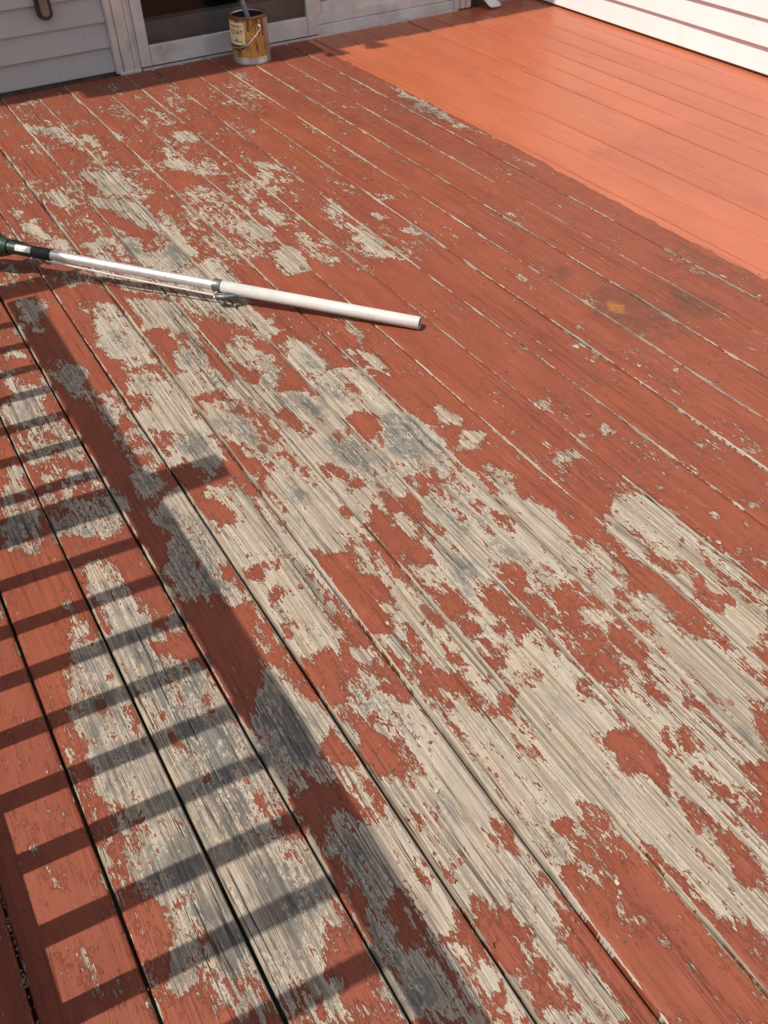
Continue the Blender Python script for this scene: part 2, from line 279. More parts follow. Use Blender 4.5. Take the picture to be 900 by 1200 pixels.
WEAR = """G 0.26 505 4660 3909 2907 1380 722 762 1114 663 455 283 189 -381 598
G 0.2 702 1090 1380 722 563 16 320 166
G 0.45 -46 2070 200 1182 191 291 -343 574
P 0.17 921 2315 938 1356 928 1030 1627 1939 953 2383
P 0.84 734 1937 805 2069 836 2021 829 1936 796 1922 754 1924
P 0.84 998 2353 1074 2303 1057 2215 992 2183 963 2223
P 0.84 1115 2276 1171 2239 1156 2193 1111 2222
P 0.84 1163 2108 1189 2092 1173 2069 1151 2087
P 0.84 852 1706 899 1691 907 1601 912 1510 910 1414 926 1363 919 1304 929 1247 921 1168 936 1113 934 1037 917 1016 448 1314 722 1894 752 1850 745 1767 747 1674 821 1687
P 0.84 819 1899 846 1864 855 1735 839 1706 871 1686 827 1608 790 1632 776 1747 794 1848
P 0.84 986 1923 1012 1888 1011 1791 984 1775 979 1830
P 0.84 937 1788 976 1746 999 1666 976 1579 954 1578 940 1656
P 0.6 990 1533 1020 1506 1015 1472 991 1474
P 0.84 1003 1466 1018 1400 1017 1319 984 1326 974 1373 976 1426
P 0.84 1001 1303 1046 1261 1021 1238 963 1226 929 1247 971 1283
P 0.84 944 1166 988 1149 980 1097 934 1037 920 1101
P 0.45 1014 1632 1034 1580 1016 1486 991 1474 994 1560
P 0.42 1097 1501 1099 1368 1090 1367 1086 1486
P 0.42 1147 1446 1175 1398 1147 1373 1131 1412
P 0.4 1072 1296 1121 1292 1097 1254 1064 1262
P 0.4 874 2024 914 1961 886 1925 859 1960
P 0.17 735 1773 763 1771 777 1685 770 1580 742 1634 696 1686
P 0.17 673 1790 683 1776 666 1749 654 1749
P 0.17 842 1635 867 1612 849 1558 836 1580
P 0.17 786 1507 848 1502 834 1423 808 1407 771 1411 776 1460
P 0.17 644 1612 673 1608 681 1547 691 1463 666 1459 661 1508 641 1560
P 0.17 604 1645 606 1583 597 1472 608 1392 617 1305 597 1329 582 1385 562 1410 564 1444 575 1474 588 1594
P 0.17 652 1364 682 1363 694 1279 680 1243 639 1235 651 1295
P 0.17 718 1196 754 1206 765 1177 767 1122 762 1114 699 1154
P 0.17 614 1274 619 1238 621 1204 595 1221
P 0.17 496 1371 514 1348 505 1289 488 1310
P 0.3 926 1338 923 1239 921 1168 900 1205
G 0.92 720 1863 752 1859 742 1769 715 1725 679 1718 683 1776
G 0.92 681 1673 730 1642 750 1558 722 1535 691 1582 671 1637
G 0.92 697 1459 759 1458 761 1355 753 1253 727 1247 707 1328
G 1 794 1409 857 1462 892 1439 902 1327 889 1236 867 1226 829 1263 806 1338
G 0.92 812 1262 856 1233 850 1134 850 1069 788 1109
G 0.8 577 1587 574 1487 567 1442 553 1488 554 1537
G 0.8 551 1381 575 1343 568 1248 536 1268
G 0.8 801 1794 833 1774 821 1703 795 1735
G 0.8 802 1684 833 1634 821 1568 785 1606
P 0.25 1627 1939 2286 1505 1380 722 917 1016
P 0.75 1560 1852 1582 1838 1562 1758 1546 1779
P 0.6 1437 1576 1459 1553 1461 1482 1433 1509
P 0.84 1451 1471 1473 1449 1466 1412 1445 1434
P 0.84 1441 1396 1470 1377 1460 1328 1441 1356
P 0.84 1333 1532 1356 1500 1342 1476 1312 1480
P 0.84 1356 1451 1362 1423 1339 1406
P 0.84 1347 1347 1373 1333 1375 1300 1353 1299
P 0.84 1206 1321 1235 1302 1236 1232 1216 1234 1206 1265
P 1 1273 1134 1294 1127 1290 1078 1263 1083
P 0.84 1131 1232 1137 1202 1138 1150 1146 1108 1172 1129 1178 1051 1142 1063 1132 1022 1109 1054 1117 1115 1129 1182
P 0.84 1117 958 1168 932 1197 891 1206 832 1103 897
P 0.84 962 1074 977 1031 990 970 917 1016
P 0.84 1370 792 1377 766 1374 725 1349 741
P 0.84 1394 855 1409 851 1391 840 1371 841
P 0.38 1577 1373 1596 1328 1567 1298 1548 1343
P 0.42 1413 1260 1468 1224 1442 1197 1393 1236
P 0.42 1426 1179 1451 1156 1430 1134 1409 1162
P 0.38 1567 1117 1579 1080 1553 1056 1541 1091
P 0.4 1382 1084 1398 1067 1376 1049 1364 1056
P 0.7 1256 909 1260 895 1250 885 1245 893
P 0.6 1437 991 1445 954 1436 954 1429 983
P 0.6 1399 990 1402 969 1392 969
P 0.6 1252 963 1262 951 1250 947
P 0.6 1223 1029 1229 989 1221 989
Y 0.25 1688 1588 1756 1543 1768 1441 1741 1369 1699 1414 1644 1504
Y 1 1680 1573 1713 1561 1704 1505 1680 1484 1648 1514
Y 0.7 1781 1517 1805 1501 1790 1486 1770 1499
S 0.9 1685 1514 1753 1470 1733 1427 1682 1452 1666 1481
S 0.8 1695 1828 1743 1818 1718 1749 1656 1727 1638 1759
S 0.6 1628 1340 1746 1331 1795 1316 1751 1294 1634 1303
S 0.5 1867 1737 1918 1618 1900 1374 1883 1295 1848 1389 1855 1576
S 0.4 1815 1466 1935 1407 1826 1367 1773 1401
S 0.7 1823 1230 1837 1213 1781 1192 1784 1214
S 0.5 1386 1600 1413 1583 1388 1564 1368 1577
S 0.6 2016 1471 2030 1452 1991 1438
S 0.6 1238 865 1261 862 1236 845
P 0.3 1627 1939 1880 2269 1848 1793
P 0.65 2169 2930 2161 2783 2114 2807
P 0.62 2132 2678 2135 2577 2137 2480 2110 2388 2096 2507
P 0.8 2144 2439 2142 2313 2112 2333
P 0.75 1822 2275 1838 2249 1813 2234
P 0.42 1964 2415 1982 2266 1978 2188 1939 2230
P 0.65 1541 1934 1560 1884 1563 1821 1555 1755 1536 1802
P 0.35 2127 1613 2146 1524 2113 1533
S 0.4 1821 2441 1814 2313 1790 2025 1745 2055
S 0.8 1692 1822 1740 1816 1686 1752 1665 1790
S 0.5 1714 1964 1730 1901 1676 1884
P 0.84 448 1314 917 1016 544 529 184 753
P 0.17 497 1141 519 1132 535 1089 547 1017 576 998 555 958 549 932 534 929 534 888 532 864 518 882 494 884 488 916 483 961 491 1034 493 1096
P 0.17 476 949 487 893 492 820 485 722 443 741 439 772 443 799 457 842 449 870 429 890 451 940
P 0.17 543 882 563 873 554 843 558 825 556 803 557 757 571 733 571 697 575 659 589 636 572 630 560 655 562 702 556 720 528 724 523 671 513 684 498 714 507 766 516 790 528 828
P 0.17 642 1191 689 1161 687 1110 699 1062 696 1015 686 974 664 965 655 994 667 1024 658 1054 637 1043 630 1087 631 1136
P 0.17 731 1134 762 1114 763 1062 760 1004 749 972 736 1000 748 1071
P 0.17 613 1117 624 1090 624 1032 624 968 612 949 603 999 604 1045
P 0.3 687 955 691 925 678 925
P 0.17 631 937 651 906 671 885 654 862 640 879 633 909
P 0.17 605 892 635 882 634 841 603 844 595 862
P 0.17 639 830 671 801 670 754 685 721 664 711 636 699 633 731 639 766
P 0.17 731 865 766 856 770 823 735 778 727 812 714 832
P 0.17 871 1024 907 1022 917 1016 865 947 865 997
P 0.17 341 1059 347 1022 344 967 347 881 344 790 334 803 311 845 299 889 309 897 314 955 327 1018
P 0.17 383 1175 410 1177 408 1160 376 1147
P 0.17 416 1164 433 1144 421 1128 412 1143
P 0.3 392 1114 403 1098 385 1049 366 1035 379 1087
P 0.17 350 932 362 887 383 904 401 915 420 895 420 873 403 875 387 856 392 823 381 794 355 790 350 821 347 881
P 0.17 303 755 332 757 336 734 339 700 313 694 306 721
P 0.17 360 736 380 733 391 694 397 658 380 631 344 653 342 686
P 0.25 477 1116 474 1062 477 973 470 995 470 1065
P 0.25 369 1016 375 980 362 956 351 970
P 0.17 604 648 632 644 593 593 572 613 581 634
P 0.3 448 622 455 615 447 608 440 615
P 0.4 608 785 608 732 592 727 592 772
P 0.4 599 701 622 672 602 663 588 686
G 0.92 413 839 431 799 409 742 389 728 385 771 389 818
G 0.8 419 750 463 716 455 686 416 697
G 0.92 722 970 752 951 744 901 711 895 705 935
G 0.92 815 989 840 934 825 895 801 920
G 0.92 693 898 708 870 701 823 678 838
G 0.8 690 789 709 761 697 729 679 748
G 0.7 525 719 543 700 530 673 516 696
G 0.92 268 931 287 832 284 691 184 753
G 0.6 420 1106 454 1084 448 1026 418 1053
G 0.7 788 1098 866 1048 865 967 800 998
P 0.84 917 1016 1380 722 899 307 544 529
P 0.17 907 1001 901 964 865 937 860 940
P 0.17 995 966 1057 927 1059 884 1055 836 1050 772 1046 719 1053 679 1045 641 1053 619 1050 579 1046 533 1053 505 1011 494 1013 523 1019 550 997 564 973 555 989 585 1013 602 1016 642 1004 675 985 695 982 715 1003 737 1015 775 996 797 1028 824 1020 858 996 893 1004 930
P 0.17 1113 891 1103 836 1098 789 1085 759 1088 729 1122 717 1125 696 1112 668 1108 627 1124 591 1109 570 1078 570 1065 594 1065 645 1069 695 1068 742 1079 802 1094 862
P 1 1085 703 1094 689 1089 639 1074 639 1073 675
P 0.17 1206 832 1380 722 1201 568 1191 601 1203 656 1201 715 1202 763
P 1 1274 784 1286 771 1276 726 1262 740
P 1 1308 736 1323 722 1303 704 1291 716
P 0.7 1287 679 1275 639 1291 667
P 0.7 1234 684 1241 660 1225 661
P 0.5 1279 694 1302 670 1255 614 1256 651
P 0.25 959 747 972 721 960 660 946 669 953 716
P 0.17 1154 697 1169 669 1159 630 1164 591 1165 564 1152 573 1141 614 1142 659
P 0.25 845 810 878 798 897 769 910 726 898 704 870 721 863 738 858 700 840 711 840 744 831 776
P 0.4 929 877 938 852 932 801 917 801 923 843
P 0.17 756 806 762 777 745 738 731 755 730 772
P 0.3 760 698 769 676 759 652 752 672
P 0.25 822 674 836 642 840 624 840 579 840 542 829 545 823 575 805 593 788 596 790 633 809 628
P 0.35 840 542 857 531 857 489 832 484 828 515
P 0.17 654 673 677 677 685 654 670 635 715 628 708 614 679 615 665 606 650 626 647 663
P 0.17 710 494 760 492 763 461 764 428 761 399 754 398 694 435 700 468
P 0.25 807 459 848 454 848 427 840 393 789 394 784 422 787 446
P 0.3 795 474 801 466 791 460
P 0.22 882 480 903 447 902 407 901 368 900 337 892 354 885 385 890 428
P 0.3 924 579 927 539 922 505 913 518
P 0.4 943 478 937 453 935 399 932 415
P 0.35 963 437 979 420 990 385 967 366 965 401
P 0.4 1027 537 1048 501 1037 426 1023 413 1009 465
P 0.3 880 337 920 325 899 307 860 331
P 0.3 580 576 599 577 607 533 615 491 602 505 587 539
P 0.45 1100 507 1097 478 1052 438 1070 487
G 0.92 855 934 855 877 845 784 808 765 807 834 802 865
G 0.8 714 750 745 738 730 686 703 702
G 0.7 692 599 719 562 712 539 682 564
G 0.8 917 371 933 336 916 321 900 343
G 0.7 987 910 971 803 941 786 948 846
P 0.84 184 753 544 529 313 228 21 408
P 0.17 333 624 343 606 339 574 333 555 324 583 324 606
P 0.17 344 653 380 631 376 615 359 614 351 637
P 0.17 213 664 238 654 260 646 283 640 293 620 291 581 281 582 269 606 246 620 224 628 222 586 225 537 226 495 224 467 219 442 204 442 206 478 209 526 208 578 206 612 205 640
P 0.17 271 463 294 453 288 427 285 401 290 370 291 329 287 310 292 290 292 270 274 305 265 299 264 333 272 359 250 368 239 397 235 409
P 0.17 292 464 303 458 302 448 291 455
P 0.17 296 380 323 397 337 402 338 368 343 333 345 296 345 270 343 267 341 277 318 299 300 294 298 325 297 366
P 0.25 322 492 328 473 335 438 321 431 311 463
P 0.3 330 524 332 496 335 453 324 459 325 500
P 0.17 363 396 376 378 395 356 399 340 343 267 345 296 345 336 351 379
P 0.17 438 490 465 478 462 458 442 454 421 441 406 453 434 465
P 0.17 465 501 479 481 486 454 467 428 435 416 441 439 421 441
P 0.3 369 484 374 464 366 475
P 0.3 472 526 479 504 474 490
P 0.4 377 582 384 575 373 567
P 0.17 171 662 192 654 195 635 174 638 166 653
P 0.17 142 663 150 655 136 642 134 646
P 0.35 162 586 162 570 158 573
P 0.17 185 546 194 525 194 481 194 448 192 413 190 378 197 344 190 362 165 390 157 408 156 431 158 452 183 455 185 482 180 499 185 526
P 0.22 151 451 187 452 193 421 194 376 190 362 161 375 142 374 152 415
P 0.4 98 440 109 433 101 412 93 422
P 0.17 61 493 62 458 60 409 59 389 50 398 53 438 52 473
P 0.17 195 341 198 303 192 315
P 0.25 301 276 317 246 313 228 297 238
G 0.92 222 624 256 592 258 475 236 422 235 360 248 309 248 268 203 296 197 366 207 422 227 505
G 0.7 128 634 178 597 168 541 174 479 148 449 117 496 89 551
G 0.8 403 580 427 542 426 492 403 506 391 553
G 0.8 425 417 429 379 414 359 409 381
G 0.7 52 473 93 448 114 371 106 356 60 384
P 0.84 544 529 899 307 602 50 313 228
P 0.17 496 389 512 374 519 349 535 323 540 310 551 334 550 393 554 418 568 414 575 356 577 307 572 271 575 356 588 424 610 428 619 405 619 366 621 311 624 248 624 181 624 119 626 71 602 50 480 125 480 191 481 261 483 326
P 1 548 264 557 256 561 230 561 202 568 176 574 155 570 125 559 130 554 167 552 199 548 229
P 1 619 267 626 257 622 235 614 245
P 0.65 528 218 530 204 519 193 516 203
P 0.7 562 107 563 78 558 89
P 0.7 592 298 596 291 593 275
P 0.45 580 204 592 183 581 172 572 191
P 0.17 673 395 688 388 682 363 665 371
P 0.17 740 353 756 331 765 280 733 273 716 281 717 311 737 337
P 0.17 755 271 759 246 764 212 768 194 725 156 721 174 723 202 732 221 734 251
P 0.17 639 381 643 340 647 295 654 255 653 226 661 206 666 188 680 175 682 155 677 135 688 124 669 108 668 127 663 144 647 114 640 83 629 74 626 100 628 143 628 207 625 273 629 338
P 0.35 868 326 899 307 848 263 860 296
P 0.42 797 371 852 266 811 230 799 276 790 327
P 0.3 738 408 758 395 749 377 739 389
P 0.17 467 386 481 377 477 339 486 286 486 231 484 172 480 125 454 141 461 169 452 200 441 215 447 246 446 282 457 292 464 343 458 361
P 0.17 406 350 408 325 410 296 405 276 402 260 416 235 418 212 409 185 406 171 345 208 344 237 345 270
P 0.25 475 439 480 404 481 377 472 393 467 428
P 0.25 642 431 641 363 643 340 631 353 632 386 635 430
P 0.9 407 279 425 269 429 231 429 214 432 183 435 153 410 169 423 213 419 237 406 258
P 0.7 458 206 463 203 461 201
P 0.8 399 208 406 199 403 187 394 194
P 0.6 323 242 332 228 325 225
P 0.3 513 489 516 475 512 466 508 474
P 0.3 603 480 609 473 600 466
G 0.92 515 470 541 437 546 342 542 324 521 358 506 415
G 0.8 670 362 689 345 680 323 661 340
G 0.7 716 391 732 363 722 347 706 368
G 0.7 659 451 676 422 663 407 646 429
G 0.7 434 386 432 343 431 301 417 310 414 359
S 0.7 661 192 680 185 681 170 664 171 653 182
S 0.6 387 242 395 237 389 232 383 234
S 0.4 530 139 546 133 539 121 526 129
P 0.17 198 2561 338 2469 347 1389 347 1098 200 1182 -88 1364
P 0.84 377 2444 484 2374 482 1385 344 1092 329 1101 328 1512 333 2113 335 2302
P 0.17 338 2469 384 2439 393 2356 417 2312 378 2255 362 2178 390 2093 407 2049 395 1993 376 1959 377 1898 396 1843 393 1816 353 1786 338 1809 338 1938 333 2113 335 2302
P 0.3 414 2069 451 2037 475 1973 477 1894 460 1912 449 1990
P 0.17 329 1760 343 1738 344 1634 322 1623
P 0.17 310 1571 343 1549 397 1527 394 1470 376 1436 393 1403 408 1329 381 1315 354 1312 347 1389 343 1480 317 1519
P 0.17 466 1538 487 1505 476 1464 446 1460
P 0.17 473 1443 484 1390 472 1364 468 1400
P 0.42 374 1705 409 1682 435 1692 401 1661
P 0.3 342 1183 387 1183 360 1126 340 1138
P 0.84 484 2374 627 2281 627 1693 482 1385
P 0.17 492 2369 520 2350 515 2239 509 2152 555 2140 547 2075 512 1902 486 1919 487 2047 491 2218
P 0.3 500 1834 540 1779 560 1736 508 1741 509 1672 473 1694
P 0.3 466 1769 473 1694 475 1627 475 1525 492 1407 509 1443 507 1517 494 1602 472 1655
P 0.55 627 2281 839 2142 627 1693
P 0.2 634 2276 662 2258 637 2216 654 2130 688 2127 704 2043 693 1998 656 1954 635 2001 631 2073
P 0.25 636 2106 626 1924 626 1813 596 1817 599 1957
P 0.17 655 1841 676 1796 649 1738 645 1801
P 0.9 686 2002 721 1946 686 1853 653 1890
P 0.14 212 2552 334 2472 336 2047 333 1771 328 1512 196 1185 190 2527
P 0.84 241 2533 327 2476 304 2395 275 2377 264 2294 235 2261 245 2360 231 2462
P 0.7 249 2201 261 2080 244 2075
P 0.84 239 2110 277 2109 308 2034 306 2004 273 1995 283 1930 314 1910 318 1835 301 1805 313 1757 312 1693 313 1617 319 1541 325 1503 301 1495 258 1523 241 1568 265 1599 262 1649 249 1695 265 1762 258 1806 275 1906 236 1945 223 2027
P 0.84 319 1753 339 1727 343 1622 322 1623
P 0.84 305 1470 332 1453 336 1364 340 1280 339 1176 329 1101 220 1170 218 1243 243 1292 243 1392 273 1436
P 0.3 307 1458 320 1406 318 1418
P 0.17 313 1248 334 1207 331 1144 310 1167
P 0.75 211 2144 229 2101 223 2027 208 2052
P 0.55 217 1859 214 1781 205 1686 208 1785
P 0.8 204 1407 211 1323 200 1182 195 1230
P 0.17 186 2510 194 1717 196 1332 200 1182 56 1273 55 1963
P 0.84 223 2430 216 2308 196 2356
P 0.84 127 2264 174 2267 187 2241 174 2208 136 2208 117 2221
P 0.84 105 2173 198 2152 194 1902 201 1738 202 1593 204 1480 182 1400 79 1445 66 1505 73 1618 72 1759 71 1886 61 1987
P 0.17 88 2100 110 2071 97 2035 74 2014 69 2024
P 0.17 142 2141 186 2136 170 2062 143 2087
P 0.17 156 1997 188 1983 179 1925 152 1929
P 0.3 73 1924 115 1898 103 1852 74 1871
P 0.38 60 1754 83 1727 120 1740 162 1701 176 1656 184 1639 131 1661 64 1681
P 0.17 138 1622 178 1602 179 1562 145 1578
P 0.3 67 1622 76 1583 62 1581
P 0.3 133 1860 162 1841 149 1797 126 1811
P 0.17 66 1484 115 1463 115 1423 177 1403 200 1379 193 1324 107 1359 78 1341 67 1385 67 1424
P 0.84 79 1445 99 1428 87 1411 73 1425
P 0.84 123 1489 200 1451 174 1395 110 1426
P 0.84 67 1366 117 1353 130 1355 134 1278 143 1219 61 1270
P 0.17 156 1273 198 1255 196 1185 153 1212
P 0.17 55 1963 56 1273 -88 1364
P 0.84 22 1827 46 1788 53 1688 49 1600 47 1527 46 1456 -23 1490 -51 1518
P 0.3 38 1756 36 1698 28 1704
P 0.17 36 1722 58 1684 51 1621 40 1639
P 0.17 28 1849 42 1827 35 1758 23 1802
P 0.62 -23 1490 20 1473 16 1436 -25 1458
P 0.6 22 1312 42 1300 37 1285 18 1297
G 0.92 243 2123 308 2034 289 1926 303 1750 325 1503 253 1526 244 1698 275 1906
G 0.9 278 1433 326 1339 326 1147 296 1122 224 1167 238 1296
G 0.9 378 1676 427 1671 466 1606 431 1541 392 1566 373 1628
G 0.9 530 1685 587 1691 577 1587 545 1518 523 1583
G 0.8 560 2067 600 2041 595 1833 589 1747 557 1782 544 1944
G 0.7 409 2032 444 1931 392 1874 380 1926
G 0.7 438 2235 465 2146 421 2089 395 2157
G 0.7 135 2055 199 1969 180 1607 111 1709 109 1901
G 0.7 -26 1626 71 1565 39 1451 -53 1510
G 0.6 54 1619 193 1587 177 1403 54 1462
G 0.6 414 1552 424 1474 434 1312 406 1309
P 0.17 -88 1364 32 1288 -81 471 -273 590
P 0.84 59 1271 200 1182 201 790 56 481
P 0.17 72 1220 91 1203 87 1159 65 1147 67 1182
P 0.17 150 1214 194 1186 190 1136 151 1129 146 1174
P 0.17 124 1095 168 1098 201 1038 188 1007 172 1036 147 1062 121 1049 108 1071
P 0.3 188 1095 198 1049 184 1048
P 0.35 180 947 187 907 171 900
P 0.17 93 923 64 916 70 896 96 913
P 0.38 62 893 109 880 109 831 75 860
P 0.17 111 807 121 785 107 767
P 0.17 147 702 160 701 139 658
P 0.84 -88 1364 59 1271 56 481 21 408 -81 471
P 0.17 -82 1361 8 1303 10 1238 -18 1165 -18 1118 -79 1137 -82 1276 -88 1364
P 0.17 32 1288 59 1271 61 1175 53 1130 41 1158
P 0.17 34 1104 51 1084 52 1027 38 1045
P 0.3 -75 1126 -53 1112 -47 1045 -47 961 -52 885 -44 836 -45 779 -50 715 -50 652 -41 575 -43 542 -65 513 -73 477 -78 575 -79 695 -77 863 -78 1022
P 0.3 37 984 56 946 57 896 58 848 42 906 40 956
P 0.3 -53 863 -33 814 -50 782 -49 839
P 0.17 -62 506 -32 477 -19 433 -77 469
P 0.3 -46 480 -38 470 -46 468
P 0.17 33 479 41 468 31 464
P 0.1 -4 655 15 646 17 623 1 611 -14 623 -15 642
P 0.4 -41 616 -20 585 -9 533 -36 572
P 0.17 -88 1364 -81 471 -273 590
P 0.6 -126 1204 -95 1199 -95 1175 -119 1181
P 0.7 -163 1050 -140 1044 -146 1023 -160 1015
P 0.5 -165 994 -143 965 -152 918 -174 932
P 0.5 -128 932 -85 914 -101 901 -123 907
P 0.6 -130 904 -113 901 -110 869 -125 879
P 0.5 -196 866 -178 848 -154 793 -151 765 -179 802 -192 837
P 0.45 -145 869 -102 857 -121 813 -151 804
P 0.65 -145 787 -126 775 -134 729 -151 727
P 0.65 -119 745 -107 731 -116 718 -129 694
P 0.65 -164 623 -130 591 -133 566 -124 533 -131 527 -164 548 -168 582
P 0.5 -133 566 -94 531 -95 500 -129 532
P 0.6 -153 650 -134 644 -137 626 -154 630
P 0.6 -195 742 -190 732 -194 717 -198 722
G 0.6 16 1234 31 1105 18 841 -29 826 -31 951
G 0.8 84 1161 168 1098 182 778 127 632 94 721 101 926
G 0.6 -28 797 21 766 45 556 -9 533 -34 666
G 0.6 -5 530 60 490 25 416 -19 458
P 0.33 702 4671 1704 3976 860 2187 210 2613
P 0.84 647 3996 682 3952 739 3855 750 3771 780 3677 738 3651 693 3736 640 3753 641 3884
P 0.84 804 3735 843 3690 833 3569 805 3570 795 3667
P 0.84 815 3511 838 3478 811 3412 801 3452
P 0.6 535 3974 571 3931 541 3857 508 3861
P 0.65 1146 3818 1164 3764 1151 3633 1130 3707
P 0.6 1007 3731 1030 3638 1004 3599 985 3649
P 0.84 1138 3565 1180 3517 1174 3410 1124 3408 1118 3484
P 0.65 1276 3627 1306 3547 1277 3508
P 0.7 1284 3465 1315 3407 1285 3353 1262 3387
P 0.55 1301 4017 1322 3935 1305 3924
P 0.6 1312 3875 1333 3796 1292 3760
P 0.7 1282 3319 1292 3206 1267 3205
P 0.5 1452 3983 1463 3929 1450 3915
P 0.84 1005 3471 1007 3381 1003 3249 1027 3136 999 3124 965 3242 1004 3282 988 3394
P 0.84 1037 3162 1098 3089 1068 3046
P 0.84 686 3334 730 3336 756 3382 811 3346 821 3212 821 3061 787 3055 786 3144 720 3014 717 3160 706 3227 671 3251
P 0.6 902 3284 910 3215 890 3044 864 3003 856 3127
P 0.52 522 3397 570 3303 551 3271 505 3332
P 0.7 518 3264 561 3235 579 3053 547 3047 510 3126
P 0.52 424 3509 436 3470 430 3322 472 3324 427 3267 417 3391
P 0.52 656 3433 685 3366 664 3333 641 3364
P 0.84 382 3130 422 3131 412 3057 462 3024 421 2948 452 2854 482 2762 445 2763 407 2859 386 2922 373 3056
P 0.52 368 3193 472 3208 451 3166 380 3158
P 0.84 645 3135 677 3071 737 3003 755 2936 822 2975 822 2785 807 2643 793 2465 774 2306 730 2334 704 2479 722 2627 684 2629 704 2711 732 2871 692 2871 705 2969 639 2986
P 0.84 637 2856 673 2732 670 2591 726 2487 684 2428 644 2519 630 2665
P 0.6 554 2937 601 2931 591 2836 554 2811
P 0.7 517 2786 550 2741 577 2795 604 2729 611 2585 538 2588 501 2703
P 0.8 880 2826 921 2772 903 2679 863 2681
P 0.84 871 2651 910 2600 900 2486 884 2383 862 2465 847 2569
P 0.75 1093 2998 1189 3059 1207 2922 1114 2724 1102 2816 1089 2912
P 0.7 1003 2969 1025 2867 1012 2738 981 2813 984 2924
P 0.55 1008 2635 1049 2609 996 2518 973 2558
P 0.8 947 2479 1003 2490 953 2383 938 2438
P 0.84 786 2470 854 2425 832 2226 766 2310
P 0.84 259 2817 295 2748 289 2687 232 2703
P 0.84 397 2726 489 2665 481 2497 414 2480 403 2590
P 0.6 232 2703 297 2618 283 2565 210 2613
P 0.8 535 2525 661 2464 681 2305 537 2399
G 0.8 663 3946 719 3869 726 3750 658 3778
G 1 793 3325 811 3249 804 3073 778 3090
G 1 788 2997 822 2947 814 2764 791 2729 773 2817
G 0.9 720 2726 751 2705 739 2569 715 2608
G 0.8 702 3083 745 3026 721 2986
G 0.8 722 2958 747 2914 732 2871
G 0.7 562 2806 589 2715 567 2706
G 0.8 643 2542 689 2489 661 2464
G 0.8 626 2738 642 2565 604 2590
P 0.5 811 3281 966 3274 906 2891 790 2806 747 2941
P 0.55 907 2946 1064 2958 1094 2683 945 2366 870 2506 855 2711
P 0.5 737 3462 838 3360 775 3305 703 3354
P 0.5 346 2948 442 2885 461 2574 371 2569 331 2747
P 0.48 1052 3566 1103 3386 1062 3112 991 3161
P 0.48 1149 3320 1184 3127 1240 2993 1151 2900 1088 3064
G 0.9 793 3293 812 3218 813 3038 778 3061
G 0.9 788 2969 818 2922 810 2754 787 2719 769 2807
G 0.9 659 2893 695 2767 687 2535 640 2612
G 0.9 728 2695 761 2578 758 2379 705 2435
P 0.7 478 2628 737 2329 825 2112 798 2055 627 2281 455 2556
P 0.8 635 2396 775 2244 804 2145 633 2296
P 0.25 1758 4090 2749 3401 1627 1939 1404 2086 1179 2234 1311 3142
P 0.36 1311 3142 1480 2770 1378 2015 1179 2234 953 2383
P 0.75 2143 3529 2175 3484 2167 3332 2149 3215 2151 3130 2145 2956 2138 2885 2099 2930 2114 3075 2102 3164 2107 3329
S 0.8 2133 3490 2149 3215 2146 2917 2095 3048 2107 3329
P 0.5 2138 2885 2167 2810 2131 2798
P 0.65 2151 2695 2179 2659 2144 2613
P 0.5 1743 3876 1780 3804 1735 3801
P 0.6 1880 3664 1908 3622 1873 3623
P 0.6 1994 3406 2001 3358 1977 3354
P 0.6 1447 3207 1480 3185 1443 3087 1435 3144
P 0.5 1574 3050 1576 2997 1553 2978
P 0.4 1582 3603 1597 3551 1572 3526
P 0.35 1711 3350 1734 3294 1709 3272
P 0.35 1713 3045 1735 2994 1711 2975
P 0.4 1691 2753 1704 2713 1681 2697
P 0.84 1275 3066 1314 3023 1328 2966 1294 2957 1270 3005
P 0.84 1235 2981 1295 2925 1248 2910
P 0.7 1272 2878 1293 2850 1269 2836
P 0.84 1267 2764 1281 2725 1253 2715
P 0.84 1215 2842 1244 2808 1229 2745 1196 2782
P 0.84 1164 2832 1171 2799 1124 2745
P 0.84 1104 2704 1154 2671 1156 2589 1107 2532 1098 2601 1094 2683
P 0.84 1057 2603 1078 2538 1065 2448 1033 2446 1020 2527
P 0.84 1112 2491 1146 2443 1157 2306 1123 2339 1095 2405
P 0.84 1015 2387 1066 2388 1074 2303 1049 2199 992 2183 987 2271
P 0.84 1272 2538 1337 2576 1348 2515 1340 2441 1292 2396 1281 2454
P 0.84 1324 2452 1329 2347 1344 2264 1296 2202 1290 2300 1300 2391
P 0.84 1265 2293 1309 2240 1323 2150 1274 2149 1260 2249
P 0.7 1228 2247 1251 2197 1227 2191
P 0.84 1396 2443 1440 2440 1468 2356 1425 2397
P 0.7 1506 2589 1538 2525 1522 2453 1482 2452 1478 2523
P 0.84 1426 2308 1474 2313 1476 2213 1440 2225
P 0.52 1213 2351 1234 2313 1217 2301
P 0.65 1104 2283 1152 2240 1144 2190 1108 2235
P 0.52 969 2418 999 2375 951 2339
P 0.84 1201 2120 1236 2086 1213 2080
P 0.7 1542 1929 1567 1890 1560 1852 1537 1878
P 0.7 1818 2269 1836 2244 1814 2231
P 0.45 1407 2670 1445 2645 1419 2619
P 0.5 1171 2553 1189 2465 1164 2457
P 0.45 1598 4279 1704 3976 1572 3526 1464 3727
P 0.4 1223 4025 1340 3812 1230 3639
P 0.55 2191 4077 2223 3923 2130 3925
P 0.4 1880 3929 1973 3646 1886 3569
P 0.75 1943 4284 1988 4186 1929 4161
S 0.3 1698 4056 2158 3812 2029 2463 1880 2471 1803 3131 1602 3506
S 0.55 1736 1705 1814 1534 1762 1347 1619 1363 1591 1538
S 0.6 1930 1548 1963 1379 1856 1312 1824 1442
S 0.25 1972 2597 2046 1297 2161 1397 2179 2659
